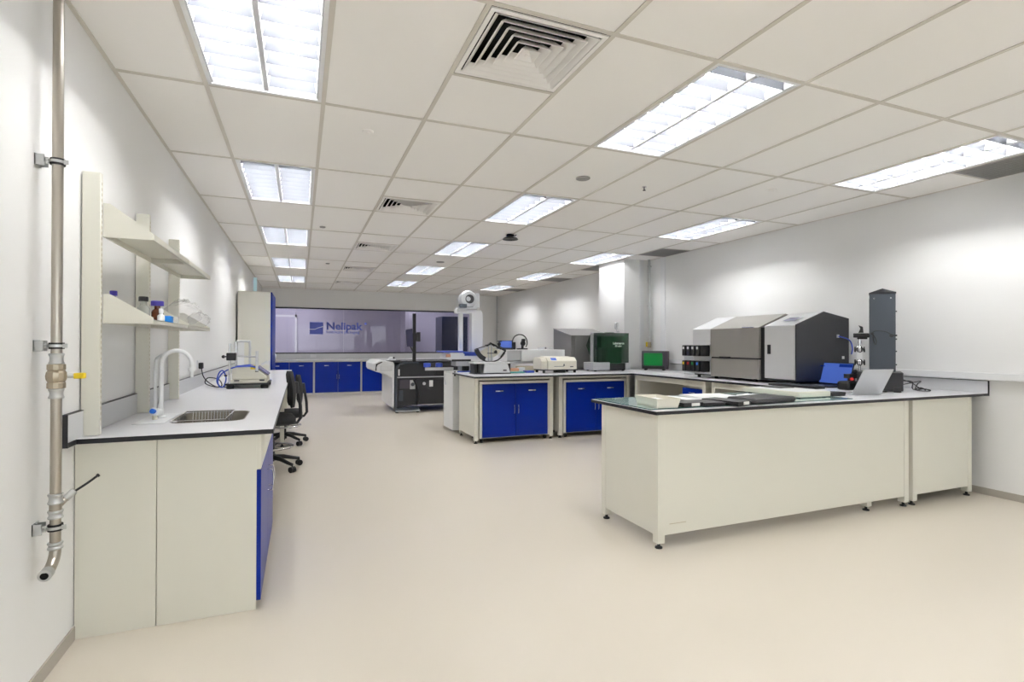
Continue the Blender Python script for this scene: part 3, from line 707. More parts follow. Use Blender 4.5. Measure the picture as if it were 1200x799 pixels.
MB(t).cyl((-.34, DY0 + .1, 1.10), (-.29, DY0 + .1, 1.13), .012, 10).cyl((-.29, DY0 + .1, 1.13), (-.275, DY0 + .1, 1.10), .03, 8, .008).build('wing_screw', 'silver', t)
MB(t).box(-.43, -.37, 5.47, 5.5, 1.06, 1.10).build('yellow_tag', 'yellow', t, bevel=.003)
MB(t).box(-.645, -.62, 5.46, 5.48, 1.0, 1.012).build('socket_stub', 'black', t)

# tall cabinet
t = thing('tall_cabinet', 'tall cream cupboard with blue doors standing at the far end of the left bench', 'cupboard', (-.66, 9.35, 0))
MB(t).box(-.895, -.435, 9.1, 10.3, .05, 2.11).build('carcass', 'cream', t, bevel=.002)
for a, b, hy in ((9.103, 9.697, 9.65), (9.703, 10.297, 9.75)):
    d = MB(t).box(-.433, -.412, a, b, .06, 2.105).build('door', 'blue', t, bevel=.002)
    add_handle((-.412, hy, 1.0), (-.412, hy, 1.12), (.03, 0, 0), t, d)
MB(t).box(-.88, -.46, 9.12, 10.28, 0, .05).build('plinth', 'charcoal', t)
# sign on the left wall
t = thing('exit_sign', 'pale cyan projecting sign high on the left wall above the tall cupboard', 'sign', (XL, 12.1, 2.35))
MB(t).box(XL, XL + .02, 12.06, 12.14, 2.42, 2.6).build('wall_mount', 'white', t)
MB(t).box(XL + .02, XL + .085, 12.09, 12.11, 2.38, 2.66).build('panel', 'sign', t, bevel=.002)

# drafting chairs --------------------------------------------------
def make_chair():
    t = thing('drafting_chair', '-', 'chair')     # faces -X locally
    MB().lathe((0, 0, 0), [(.03, .09), (.034, .095), (.034, .16), (.026, .165), (.026, .30), (.016, .305), (.016, .47)], 18).build('gas_column', 'black', t)
    for k in range(5):
        a = 2 * PI * k / 5 + .34; c, s = math.cos(a), math.sin(a)
        l = MB().tube([(c * .02, s * .02, .13), (c * .12, s * .12, .12), (c * .22, s * .22, .092), (c * .285, s * .285, .078)], [.026, .022, .018, .015], 10, smooth=0).build('base_arm', 'black', t)
        w = MB(); px, py = c * .285, s * .285; tx, ty = -s, c
        w.cyl((px + tx * .006, py + ty * .006, .03), (px + tx * .026, py + ty * .026, .03), .03, 16).cyl((px - tx * .006, py - ty * .006, .03), (px - tx * .026, py - ty * .026, .03), .03, 16).cyl((px, py, .03), (px, py, .08), .008, 8)
        w.build('caster', 'black', l)
    rg = MB(); R = .2
    rg.tube([(R * math.cos(2 * PI * k / 28), R * math.sin(2 * PI * k / 28), .235) for k in range(29)], .010, 8)
    for k in range(5):
        a = 2 * PI * k / 5; rg.cyl((.03 * math.cos(a), .03 * math.sin(a), .225), (R * math.cos(a), R * math.sin(a), .235), .006, 6)
    rg.build('foot_ring', 'chrome', t)
    MB().box(-.09, .09, -.09, .09, .47, .485).box(-.03, .16, -.04, .04, .45, .475).build('seat_plate', 'black', t, bevel=.004)
    MB().tube([(0, .09, .465), (-.02, .2, .46), (-.03, .24, .455)], .006, 8).build('height_lever', 'black', t)
    # padded seat
    m = MB(); pts = rrect(-.225, .215, -.23, .23, .09, 6); n = len(pts); lev = ((.94, .487), (1.0, .5), (1.0, .535), (.95, .552), (.7, .558))
    vs_ = [(p[0] * s, p[1] * s, z) for s, z in lev for p in pts]; fs = []
    for i in range(len(lev) - 1):
        for k in range(n): fs.append((i * n + k, i * n + (k + 1) % n, (i + 1) * n + (k + 1) % n, (i + 1) * n + k))
    fs += [tuple(range(n)), tuple(range((len(lev) - 1) * n, len(lev) * n))]
    m.add(vs_, fs).build('seat', 'fabric', t, ang=60)
    # back bar and curved backrest
    MB().tube([(.12, 0, .46), (.24, 0, .47), (.275, 0, .52), (.27, 0, .65), (.25, 0, .78), (.235, 0, .9)], [.016, .016, .018, .018, .016, .014], 10, smooth=0).build('back_bar', 'black', t)
    m = MB(); nu, nv = 12, 10; vs_ = []; fs = []
    for i in range(nv + 1):
        v = i / nv; z = .64 + .37 * v; hw = .21 * (1 - .35 * (2 * v - 1) ** 4) * (1 - .12 * v)
        for s in (0, 1):
            for k in range(nu + 1):
                u = -1 + 2 * k / nu
                x = .215 - .045 * u * u + .02 * math.sin(PI * v) - .02 * v - (0.0 if s == 0 else .05 * (1 - u ** 4) ** .5 * (1 - (2 * v - 1) ** 6) ** .5 + .004)
                vs_.append((x, u * hw, z))
    W = nu + 1
    for i in range(nv):
        for s in (0, 1):
            for k in range(nu):
                a = (i * 2 + s) * W + k; b = ((i + 1) * 2 + s) * W + k; fs.append((a, a + 1, b + 1, b))
        for k in (0, nu):
            a = (i * 2) * W + k; fs.append((a, a + W, a + 3 * W, a + 2 * W))
    for i in (0, nv):
        for k in range(nu): a = (i * 2) * W + k; fs.append((a, a + 1, a + 1 + W, a + W))
    m.add(vs_, fs).build('backrest', 'fabric', t, ang=60)
    MB().box(.2, .245, -.05, .05, .78, .9).build('back_bracket', 'black', t, bevel=.006)
    return t
ch = make_chair(); ch.location = (-.265, 5.98, 0); ch.rotation_euler = (0, 0, .1)
ch['label'] = 'black drafting chair with chrome foot ring, the one nearer the camera at the left bench'; ch['group'] = 'drafting chairs at the left bench'
ch2 = dup(ch, (-.19, 7.46, 0), .05, 'black drafting chair with chrome foot ring, the farther one at the left bench')

for c in kids(ch2):
    if c.name.split('.')[0] in ('seat', 'seat_plate', 'back_bar', 'backrest', 'back_bracket', 'height_lever'): c.location = (0, 0, -.12)
    if c.name.startswith('gas_column'): c.scale = (1, 1, .76)

# ================================================================== BACK BENCH
t = thing('back_worktop', 'grey worktop with upstand running under the glass window', 'worktop', (2, 14.6, .862))
MB(t).box(-.9, 5.02, 14.32, YB - .002, .8625, TT).build('top', 'laminate', t)
MB(t).box(-.9, 5.02, 14.312, 14.32, .855, TT).build('edge_band', 'silver', t)
MB(t).box(-.9, 5.02, YB - .022, YB - .002, TT, 1.028).build('upstand', 'silver', t)
def blue_unit(x0, x1, yf, yb, z0, z1, lb, grp, casters=False, inset=.02, name='base_cabinet', labelz=None, gapm=.003):
    t = thing(name, lb, 'cabinet', ((x0 + x1) / 2, (yf + yb) / 2, 0), group=grp)
    MB(t).box(x0, x1, yf + .02, yb, z0, z1).build('carcass', 'cream', t, bevel=.0015, seg=1)
    MB(t).box(x0, x1, yf + .004, yf + .019, z1 - .03, z1).build('top_rail', 'cream', t)
    xm = (x0 + x1) / 2
    for a, b, hx in ((x0 + inset, xm - gapm / 2, xm - .03), (xm + gapm / 2, x1 - inset, xm + .03)):
        d = MB(t).box(a, b, yf, yf + .019, z0 + .012, z1 - .034).build('door', 'blue', t, bevel=.0015, seg=1)
        zc = (z0 + z1) / 2
        add_handle((hx, yf, zc - .055), (hx, yf, zc + .055), (0, -.028, 0), t, d)
        c = (a + b) / 2
        MB(t).box(c - .055, c + .055, yf - .003, yf, z1 - .135, z1 - .12).build('card_holder', 'chrome', d)
        MB(t).box(c - .05, c + .01, yf - .004, yf - .003, z1 - .133, z1 - .122).build('card', 'card', d)
    if casters:
        for x in (x0 + .05, x1 - .05):
            for y in (yf + .07, yb - .06):
                k = MB(t).cyl((x - .012, y, .028), (x + .012, y, .028), .028, 16).build('caster', 'rubber', t)
                MB(t).box(x - .02, x + .02, y - .02, y + .02, .052, z0).cyl((x, y, .028), (x, y, .06), .012, 8).build('caster_fork', 'black', k)
    return t
bx = [-.837, .328, 1.493, 2.658, 3.823, 4.988]
nm = ['blue-doored base cabinet at the left end of the back bench, by the tall cupboard', 'blue-doored base cabinet second from the left along the back bench', 'blue-doored base cabinet third from the left, behind the printer table', 'blue-doored base cabinet fourth from the left, mostly hidden by machines', 'blue-doored base cabinet at the right end of the back bench']
for a, b, lb in zip(bx[:-1], bx[1:], nm):
    bu = blue_unit(a + .003, b - .003, 14.35, 14.9, .03, .86, lb, 'blue base cabinets under the window', gapm=.004)
    MB(bu).box(a + .01, b - .01, 14.36, 14.4, 0, .03).build('plinth', 'cream', bu)
# ================================================================== ISLAND, RIGHT RUN, PENINSULA
def leg(t, x, y, s=.055, z1=.862):
    l = MB(t).box(x, x + s, y, y + s, .035, z1).build('leg', 'cream', t, bevel=.003)
    MB(t).lathe((x + s / 2, y + s / 2, 0), [(.024, 0), (.024, .008), (.010, .014), (.010, .037)], 14).build('levelling_foot', 'rubber', l)
def frame(name, lb, x0, x1, y0, y1, panels=(), grp='cream steel bench frames', rail=(.822, .862)):
    t = thing(name, lb, 'bench frame', ((x0 + x1) / 2, (y0 + y1) / 2, 0), group=grp)
    s = .055
    for x in (x0, x1 - s):
        for y in (y0, y1 - s): leg(t, x, y)
    MB(t).box(x0 + s, x1 - s, y0 + .004, y0 + s - .004, *rail).build('front_rail', 'cream', t)
    MB(t).box(x0 + s, x1 - s, y1 - s + .004, y1 - .004, *rail).build('back_rail', 'cream', t)
    for x in (x0, x1 - s): MB(t).box(x + .004, x + s - .004, y0 + s, y1 - s, *rail).build('side_rail', 'cream', t)
    for pn in panels:
        if pn == 'left': MB(t).box(x0 + .001, x0 + .016, y0 + s, y1 - s, .085, .862).build('side_panel', 'cream', t)
        if pn == 'right': MB(t).box(x1 - .016, x1 - .001, y0 + s, y1 - s, .085, .79).build('side_panel', 'cream', t)
        if pn == 'front': MB(t).box(x0 + s, x1 - s, y0 + .001, y0 + .016, .085, .79).build('front_panel', 'cream', t)
        if pn == 'back': MB(t).box(x0 + s, x1 - s, y1 - .016, y1 - .001, .085, .79).build('back_panel', 'cream', t)
    return t
frame('bench_frame', 'cream bench frame with solid side panel at the left end of the island', 2.105, 3.245, 6.555, 7.27, ('left', 'back'))
frame('bench_frame', 'cream bench frame of the island beside the right-hand counter', 3.335, 4.49, 6.555, 7.27, ('left', 'back'))
blue_unit(2.175, 3.185, 6.535, 7.05, .062, .806, 'blue two-door mobile cabinet on casters under the left half of the island', 'mobile cabinets under the island', True, inset=.035, name='mobile_cabinet')
blue_unit(3.405, 4.42, 6.535, 7.05, .062, .802, 'blue two-door mobile cabinet on casters under the right half of the island', 'mobile cabinets under the island', True, inset=.035, name='mobile_cabinet')
def worktop(name, lb, x0, x1, y0, y1, edges):
    t = thing(name, lb, 'worktop', ((x0 + x1) / 2, (y0 + y1) / 2, .862), group='grey worktops of the right-hand counters')
    MB(t).box(x0, x1, y0, y1, .8625, TT).build('top', 'laminate', t)
    e = .003
    m = MB(t)
    if 'f' in edges: m.box(x0, x1, y0 - e, y0, .8622, TT - .0006)
    if 'b' in edges: m.box(x0, x1, y1, y1 + e, .8622, TT - .0006)
    if 'l' in edges: m.box(x0 - e, x0, y0 - e, y1 + (e if 'b' in edges else 0), .8622, TT - .0006)
    m.build('edge_band', 'edge', t)
    return t
worktop('island_worktop', 'grey worktop with black edge on top of the island with the blue mobile cabinets', 2.053, 4.437, 6.383, 7.42, 'fbl')
wr = worktop('counter_worktop', 'grey worktop running along the right wall under the large grey printer', 4.44, XR, 3.504, 7.42, 'l')
MB(wr).box(XR - .018, XR - .001, 2.712, 7.42, TT + .001, .99).build('upstand', 'upst', wr)
MB(wr).box(XR - .019, XR - .001, 2.709, 2.712, .862, .992).box(XR - .019, XR - .001, 2.712, 7.42, .99, .9925).build('upstand_edge', 'edge', wr)
worktop('peninsula_worktop', 'grey worktop of the near peninsula counter ending at the right wall', 2.056, XR - .02, 2.712, 3.498, 'fbl')
# near peninsula frames
t = frame('bench_frame', 'long cream panelled counter base in the foreground, left part of the peninsula', 2.108, 4.563, 2.765, 3.44, ())
MB(t).box(2.108 + .055, 4.563 - .055, 2.768, 2.783, .085, .862).build('front_panel', 'cream', t, bevel=.001, seg=1)
MB(t).box(2.111, 2.126, 2.82, 3.385, .085, .862).build('side_panel', 'cream', t, bevel=.001, seg=1)
leg(t, 4.115, 2.80)
MB(t).box(2.20, 2.33, 2.766, 2.768, .150, .154).build('cover_strip', 'beigegl', t)
t = frame('bench_frame', 'short cream panelled counter base of the peninsula against the right wall', 4.612, 5.405, 2.765, 3.44, ())
MB(t).box(4.612 + .055, 5.405 - .055, 2.768, 2.783, .085, .862).build('front_panel', 'cream', t, bevel=.001, seg=1)
MB(t).box(4.615, 4.63, 2.82, 3.385, .085, .862).build('side_panel', 'cream', t)
# right run frames (open towards -X)
def rframe(lb, y0, y1):
    t = thing('bench_frame', lb, 'bench frame', (5.0, (y0 + y1) / 2, 0), group='cream steel bench frames')
    s = .055
    for x in (4.5, 5.45):
        for y in (y0, y1 - s): leg(t, x, y)
    MB(t).box(4.504, 4.551, y0 + s, y1 - s, .79, .862).build('front_rail', 'cream', t)
    MB(t).box(5.454, 5.5, y0 + s, y1 - s, .79, .862).build('back_rail', 'cream', t)
    for y in (y0, y1 - s): MB(t).box(4.555, 5.45, y + .004, y + s - .004, .79, .862).build('side_rail', 'cream', t)
    for y in (y0 + .02, y1 - .035): MB(t).box(4.555, 5.45, y, y + .014, .085, .79).build('side_panel', 'cream', t)
    MB(t).box(5.43, 5.445, y0 + s, y1 - s, .085, .79).build('back_panel', 'cream', t)
rframe('open cream kneehole frame of the right counter, the one nearer the island', 5.0, 6.44)
rframe('open cream kneehole frame of the right counter, the one nearer the peninsula', 3.52, 4.9)
t = thing('drawer_pedestal', 'narrow blue-fronted drawer pedestal inside the kneehole of the right counter', 'drawer unit', (4.8, 5.27, 0))
MB(t).box(4.57, 5.1, 5.075, 5.475, .062, .785).build('carcass', 'cream', t, bevel=.002)
for z0, z1 in ((.075, .33), (.335, .55), (.555, .75)):
    d = MB(t).box(4.55, 4.569, 5.08, 5.47, z0, z1).build('drawer_front', 'blue', t, bevel=.0015)
    add_handle((4.55, 5.22, z1 - .05), (4.55, 5.33, z1 - .05), (-.028, 0, 0), t, d)
for y in (5.11, 5.44):
    for x in (4.62, 5.05): MB(t).cyl((x, y - .012, .028), (x, y + .012, .028), .028, 14).cyl((x, y, .028), (x, y, .062), .01, 8).build('caster', 'rubber', t)
# ================================================================== COLUMN AND CORNER PIPES
def riser(name, lb, x, y, z0, ringz, valve=None):
    t = thing(name, lb, 'pipe', (x, y, z0))
    MB(t).cyl((x, y, z0), (x, y, HC), .02, 16).build('pipe_run', 'galv', t)
    for z in ringz:
        r = MB(t).lathe((x, y, z), [(.02, -.012), (.028, -.012), (.028, .012), (.02, .012)], 16).build('clamp_ring', 'galv', t)
        MB(t).box(x + .02, x + .045, y - .01, y + .01, z - .01, z + .01).build('clamp_foot', 'galv', r)
    if valve:
        MB(t).lathe((x, y, valve), [(.021, -.05), (.034, -.045), (.034, -.02), (.04, 0), (.034, .02), (.034, .045), (.021, .05)], 14).build('valve_body', 'brass', t)
        MB(t).box(x - .07, x - .045, y - .02, y, valve - .03, valve + .05).build('valve_lever', 'yellow', t, bevel=.003)
        MB(t).cyl((x - .05, y - .01, valve), (x - .03, y - .005, valve), .009, 8).build('valve_stem', 'galv', t)
    return t
riser('corner_pipe', 'grey vertical pipe with a yellow-handled valve in the corner beside the column', 5.49, 7.44, 1.25, (1.95, 2.62), 1.29)
riser('back_pipe', 'thin grey vertical pipe in the far right corner of the room', 5.47, 14.85, .9, (1.95,))
t = thing('wall_phone', 'small grey-white wall handset with cord on the column above the green machine', 'phone', (5.05, 7.74, 1.5))
MB(t).box(5.02, 5.05, 7.69, 7.79, 1.56, 1.68).build('body', 'silver', t, bevel=.006)
MB(t).tube([(5.015, 7.71, 1.665), (4.995, 7.71, 1.65), (4.99, 7.71, 1.62), (4.995, 7.71, 1.58), (5.015, 7.71, 1.565)], .012, 8, smooth=3).build('handset', 'alu', t)
MB(t).tube([(5.03, 7.72, 1.56), (5.02, 7.71, 1.53), (5.03, 7.69, 1.51), (5.04, 7.66, 1.52)], .006, 6, smooth=3).build('cord', 'galv', t)

# ================================================================== CUTTING TABLE (far)
t = thing('cutting_table', 'large dark grey flatbed cutter with white left cowl in front of the back bench', 'machine', (2.0, 10.5, 0))
# dark near end profile
pf = [(1.645, .06), (1.645, .78), (1.68, .88), (1.76, .94), (1.9, .955), (3.6, .945), (3.6, .60), (3.6, .12), (2.12, .12), (2.1, .06)]
MB(t).prism([(1.68, .11), (1.68, .80), (1.76, .90), (1.9, .935), (3.6, .925), (3.6, .14), (2.1, .14)], 'y', 10.03, 11.2).build('body', 'charcoal', t)
fr2 = MB(t)
fr2.prism([(1.645, .05), (1.645, .79), (1.675, .88), (1.76, .94), (1.9, .955), (2.1, .955), (2.1, .93), (1.9, .93), (1.77, .915), (1.70, .86), (1.69, .78), (1.69, .09), (2.1, .09), (2.1, .05)], 'y', 9.98, 10.06)
fr2.build('end_frame', 'slate', t, bevel=.004)
MB(t).prism([(1.595, .12), (1.595, .66), (1.50, .72), (1.30, .78), (1.27, .82), (1.27, .925), (1.36, .985), (1.42, .99), (1.62, .955), (1.64, .9), (1.64, .12), (1.62, .08)], 'y', 10.0, 11.3).build('left_cowl', 'white', t, bevel=.01)
MB(t).prism([(1.31, .86), (1.33, .91), (1.42, .955), (1.40, .965), (1.30, .92), (1.29, .8), (1.31, .8)], 'y', 9.985, 10.0).build('cowl_seal', 'black', t)
MB(t).box(1.38, 1.60, 9.985, 10.0, .79, .895).build('feed_roller_cover', 'silver', t, bevel=.01)
MB(t).box(1.45, 3.5, 10.05, 11.1, .956, .97).box(1.5, 1.75, 10.02, 10.12, .95, .985).build('bed', 'charcoal', t)
MB(t).box(1.44, 1.7, 10.1, 10.5, .965, .985).box(1.9, 3.5, 10.06, 10.09, .965, .975).build('bed_strip', 'alu', t)
MB(t).box(1.69, 3.6, 10.0, 10.03, .655, .675).build('side_rail', 'alu', t)
MB(t).box(2.42, 3.6, 9.985, 10.03, .70, .90).build('side_panel', 'charcoal', t)
MB(t).box(2.06, 3.6, 9.99, 10.028, .16, .62).build('side_panel', 'charcoal', t)
MB(t).box(1.74, 2.0, 10.0, 10.03, .45, .62).build('electronics_box', 'purplegrey', t, bevel=.004)
MB(t).box(1.93, 2.03, 9.99, 10.0, .44, .61).build('socket_plate', 'alu', t)
MB(t).cyl((1.98, 9.99, .53), (1.98, 9.975, .53), .035, 14).build('socket_ring', 'slate', t)
MB(t).box(1.72, 1.80, 9.99, 10.02, .22, .42).build('power_inlet', 'slate', t, bevel=.004)
MB(t).tube([(2.0, 9.97, .62), (2.07, 9.96, .45), (2.09, 9.96, .25), (2.05, 9.97, .14)], .02, 8, smooth=4).build('cable', 'black', t)
MB(t).box(1.705, 1.735, 9.97, 9.978, .70, .82).build('label_plate', 'white', t)
MB(t).box(2.30, 2.37, 9.98, 9.99, .48, .60).build('label_plate', 'white', t)
MB(t).cyl((2.20, 9.99, .54), (2.20, 9.98, .54), .03, 16).build('round_vent', 'alu', t)
MB(t).box(1.66, 2.12, 9.95, 10.1, .02, .045).build('foot_bar', 'alu', t, bevel=.004)
for x in (1.69, 2.08): MB(t).lathe((x, 10.0, 0), [(.03, 0), (.03, .01), (.012, .016), (.012, .03)], 12).build('levelling_foot', 'rubber', t)
MB(t).lathe((1.62, 10.25, .985), [(.045, 0), (.05, .02), (.045, .05), (.02, .06)], 14).box(1.55, 1.7, 10.2, 10.3, .985, 1.0).build('tool_head', 'white', t)
MB(t).cyl((1.66, 10.2, 1.03), (1.66, 10.19, 1.03), .018, 12).build('tool_eye', 'black', t)
MB(t).box(1.985, 2.045, 10.0, 10.05, .955, 1.875).build('monitor_post', 'black', t, bevel=.003)
MB(t).box(1.9, 2.1, 9.97, 10.0, 1.36, 1.50).box(2.05, 2.12, 9.96, 10.02, 1.34, 1.52).build('monitor_bracket', 'black', t, bevel=.003)
MB(t).add([(1.82, 9.86, 1.56), (1.82, 9.88, 1.56), (1.965, 9.98, 1.585), (1.965, 9.95, 1.585), (1.845, 9.86, 1.245), (1.845, 9.88, 1.245), (1.98, 9.98, 1.245), (1.98, 9.95, 1.245)],
          [(0, 1, 2, 3), (4, 7, 6, 5), (0, 3, 7, 4), (1, 5, 6, 2), (0, 4, 5, 1), (3, 2, 6, 7)]).build('monitor', 'mondark', t)
MB(t).cyl((1.93, 9.96, 1.25), (2.0, 10.0, 1.13), .012, 8).build('monitor_arm', 'black', t)

# ================================================================== SEALING MACHINE behind the island
t = thing('sealing_machine', 'white sealing machine with rounded cabinet and overhead gantry behind the island', 'machine', (2.9, 7.8, 0))
r = .14; pts = [(2.065, 7.46), (3.28, 7.46), (3.28, 8.1), (2.065 + r, 8.1)] + [(2.065 + r - r * math.sin(a), 8.1 - r + r * math.cos(a)) for a in [PI / 2 * k / 6 for k in range(1, 7)]]
MB(t).prism(pts, 'z', .04, .862).build('cabinet', 'white', t)
MB(t).prism([(a, b) for a, b in pts], 'z', .8625, .884).build('deck', 'silver', t)
MB(t).box(2.3, 3.2, 7.5, 8.05, 0, .04).build('plinth', 'charcoal', t)
MB(t).prism([(2.03, 1.075), (2.10, 1.17), (3.16, 1.17), (3.16, 1.035), (2.35, 1.04), (2.12, 1.055)], 'y', 7.72, 8.12).build('upper_body', 'white', t, bevel=.006)
MB(t).box(2.2, 3.1, 7.78, 8.05, .96, 1.04).build('lower_die', 'alu', t, bevel=.004)
for x in (2.35, 2.95): MB(t).box(x, x + .08, 7.85, 7.95, .885, .96).build('die_post', 'charcoal', t)
MB(t).box(2.12, 2.42, 7.715, 7.72, 1.035, 1.065).build('shadow_gap', 'black', t)
MB(t).box(1.985, 2.30, 7.70, 8.15, 1.171, 1.192).build('blue_lid', 'trimblue', t, bevel=.004)
MB(t).box(2.30, 2.72, 7.70, 8.15, 1.15, 1.175).box(2.32, 2.55, 7.71, 7.72, 1.12, 1.15).build('blue_trim', 'trimblue', t)
MB(t).box(2.03, 2.10, 7.715, 7.73, 1.10, 1.145).build('beige_sticker', 'orange', t)
MB(t).box(2.62, 2.68, 7.717, 7.72, 1.09, 1.11).build('rating_label', 'alu', t)
MB(t).box(2.15, 3.2, 7.50, 7.53, .885, .90).build('front_strip', 'trimblue', t)
MB(t).box(2.30, 2.365, 7.95, 8.02, .884, 1.86).build('thin_post', 'white', t, bevel=.006)
MB(t).prism([(2.50, .884), (2.685, .884), (2.685, 1.75), (2.67, 1.80), (2.635, 1.835), (2.58, 1.845), (2.25, 1.845), (2.25, 1.775), (2.50, 1.775)], 'y', 7.93, 8.07).build('gantry_frame', 'white', t, bevel=.008)
MB(t).box(2.27, 2.58, 7.9, 8.08, 1.845, 1.875).build('motor_plate', 'alu', t)
MB(t).lathe((2.43, 7.9, 2.0), [(.05, -.02), (.115, -.02), (.135, .0), (.135, .04), (.12, .06), (.12, .16)], 24, ax='y').build('motor_housing', 'alu', t)
MB(t).lathe((2.45, 7.875, 2.0), [(.001, 0), (.07, 0), (.07, .012)], 20, ax='y').build('motor_opening', 'charcoal', t)
MB(t).lathe((2.425, 7.862, 2.0), [(.001, 0), (.035, 0), (.04, .02)], 16, ax='y').build('hub', 'alu', t)
MB(t).box(2.52, 2.63, 7.95, 8.07, 1.87, 2.1).build('motor_side_box', 'alu', t, bevel=.006)
MB(t).box(2.29, 2.40, 7.86, 7.95, 1.86, 1.92).build('motor_foot', 'slate', t, bevel=.005)
for x in (1.83, 2.02): MB(t).lathe((x, 8.1, .975), [(.02, -.04), (.055, -.035), (.06, 0), (.055, .025), (.03, .03)], 12).build('blue_knob', 'trimblue', t)
MB(t).box(1.8, 2.25, 8.09, 8.12, .885, .93).build('knob_bar', 'silver', t)
MB(t).tube([(2.062, 7.9, .84), (2.055, 7.9, .78), (2.055, 7.86, .72), (2.055, 7.82, .68), (2.055, 7.86, .70)], .006, 6, smooth=4).build('hook_cable', 'alu', t)
for z in (.845, .885): MB(t).sphere((2.09, 7.44, z), .016, 8).build('hinge_ball', 'black', t)

# table behind the island and the instruments on it
t = worktop('rear_worktop', 'grey worktop directly behind the right half of the island', 3.29, 5.04, 7.43, 8.28, '')
frame('bench_frame', 'cream bench frame behind the island, under the grey steel cabinet', 3.35, 5.0, 7.50, 8.2, ('back',))
t = thing('friction_tester', 'long white bench instrument raised on feet behind the island', 'lab instrument', (3.4, 7.55, TT))
MB(t).box(3.16, 3.90, 7.47, 7.72, 1.035, 1.212).build('body', 'white', t, bevel=.004)
MB(t).box(2.93, 3.16, 7.52, 7.72, 1.05, 1.195).build('side_box', 'alu', t, bevel=.003)
MB(t).box(2.78, 3.16, 7.47, 7.72, 1.196, 1.214).build('top_shelf', 'white', t, bevel=.003)
MB(t).box(2.78, 2.93, 7.5, 7.72, 1.03, 1.195).build('left_box', 'white', t, bevel=.003)
MB(t).box(2.8, 3.88, 7.5, 7.70, 1.0, 1.034).build('base_rail', 'alu', t)
for x in (2.9, 3.8): MB(t).box(x, x + .05, 7.55, 7.65, TT + .001, 1.0).build('foot', 'charcoal', t)
def small(name, lb, cat, m, x0, x1, y0, y1, z0, z1, grp=None, bev=.003):
    o = MB().box(x0, x1, y0, y1, z0, z1).build(name, m, bevel=bev); tag(o, lb, cat, grp); return o
small('salmon_carton', 'small salmon pink carton on the island behind the pendulum tester', 'box', 'orange', 2.83, 2.98, 7.15, 7.25, TT, .945)
small('teal_box', 'flat teal box lying on the island right of the pendulum tester', 'box', 'tealbox', 2.76, 3.0, 6.98, 7.1, TT, .902)
small('blue_tray', 'small flat blue tray on the island left of the white photometer', 'tray', 'trimblue', 3.03, 3.16, 7.0, 7.12, TT, .915)
small('brown_box', 'low brown-grey box behind the salmon carton', 'box', 'beigegl', 3.02, 3.35, 7.28, 7.38, TT, .97)
small('white_carton', 'small white carton next to the blue tray', 'box', 'white', 2.98, 3.08, 7.16, 7.24, TT, .955)
def laptop(name, lb, loc, rz, w, d, L, tilt, scr, shell, dark=None):
    t = thing(name, lb, 'laptop', loc, rz)
    MB().box(-w / 2, w / 2, -d, 0, 0, .014).build('base', shell, t, bevel=.003)
    m = MB(); 
    for i in range(12):
        for j in range(4):
            x = -w * .42 + i * w * .84 / 12; y = -d * .12 - j * d * .1; m.box(x, x + w * .06, y - d * .08, y, .014, .0155)
    m.build('keyboard', 'black', t)['kind'] = 'stuff'
    MB().box(-w * .15, w * .15, -d * .95, -d * .62, .014, .0145).build('touchpad', 'alu', t)
    R = Matrix.Translation((0, 0, .012)) @ Matrix.Rotation(-tilt, 4, 'X')
    lid = MB().box(-w / 2, w / 2, 0, .006, 0, L).rot(R).build('lid', shell, t, bevel=.002)
    MB().box(-w / 2 + .004, w / 2 - .004, -.0015, 0, .004, L - .003).rot(R).build('bezel', 'black', lid)
    MB().box(-w / 2 + .010, w / 2 - .010, -.0025, -.0015, .016, L - .010).rot(R).build('screen', scr, lid)
    if dark: MB().box(0.02, w / 2 - .012, -.0032, -.0026, L * .80, L * .93).rot(R).box(-w / 2 + .03, -w / 2 + .09, -.0032, -.0026, L * .83, L * .86).rot(Matrix.Identity(4)).build('screen_window', dark, lid)
    return t
laptop('tablet', 'small tablet-like screen with pale blue display on top of the long white instrument', (2.94, 7.58, 1.215), -.3, .2, .10, .13, .15, 'screenblue', 'black')
t = thing('ring_microscope', 'black ring-shaped stand instrument on top of the long white instrument', 'lab instrument', (3.18, 7.6, 1.214))
MB(t).tube([(3.18 + .125 * math.cos(a), 7.6, 1.325 + .125 * math.sin(a)) for a in [math.radians(-35 + 12.5 * k) for k in range(21)]], .009, 8).build('ring', 'black', t)
MB(t).box(3.14, 3.30, 7.56, 7.64, 1.215, 1.235).build('base', 'black', t, bevel=.004)
MB(t).cyl((3.225, 7.6, 1.235), (3.225, 7.6, 1.36), .02, 12).sphere((3.225, 7.58, 1.31), .042, 8).cyl((3.2, 7.56, 1.36), (3.25, 7.56, 1.36), .022, 10).build('head', 'black', t)
MB(t).box(3.06, 3.10, 7.57, 7.62, 1.215, 1.33).build('column', 'charcoal', t, bevel=.004)
t = thing('glass_dish_tray', 'low clear dishes on the right end of the long white instrument', 'dish', (3.62, 7.6, 1.213))
for x in (3.55, 3.70): MB(t).lathe((x, 7.6, 1.213), [(.055, 0), (.06, .035), (.057, .035), (.052, .004)], 18).build('dish', 'film', t)
MB(t).cyl((3.625, 7.6, 1.22), (3.625, 7.6, 1.25), .01, 8).build('stopper', 'charcoal', t)
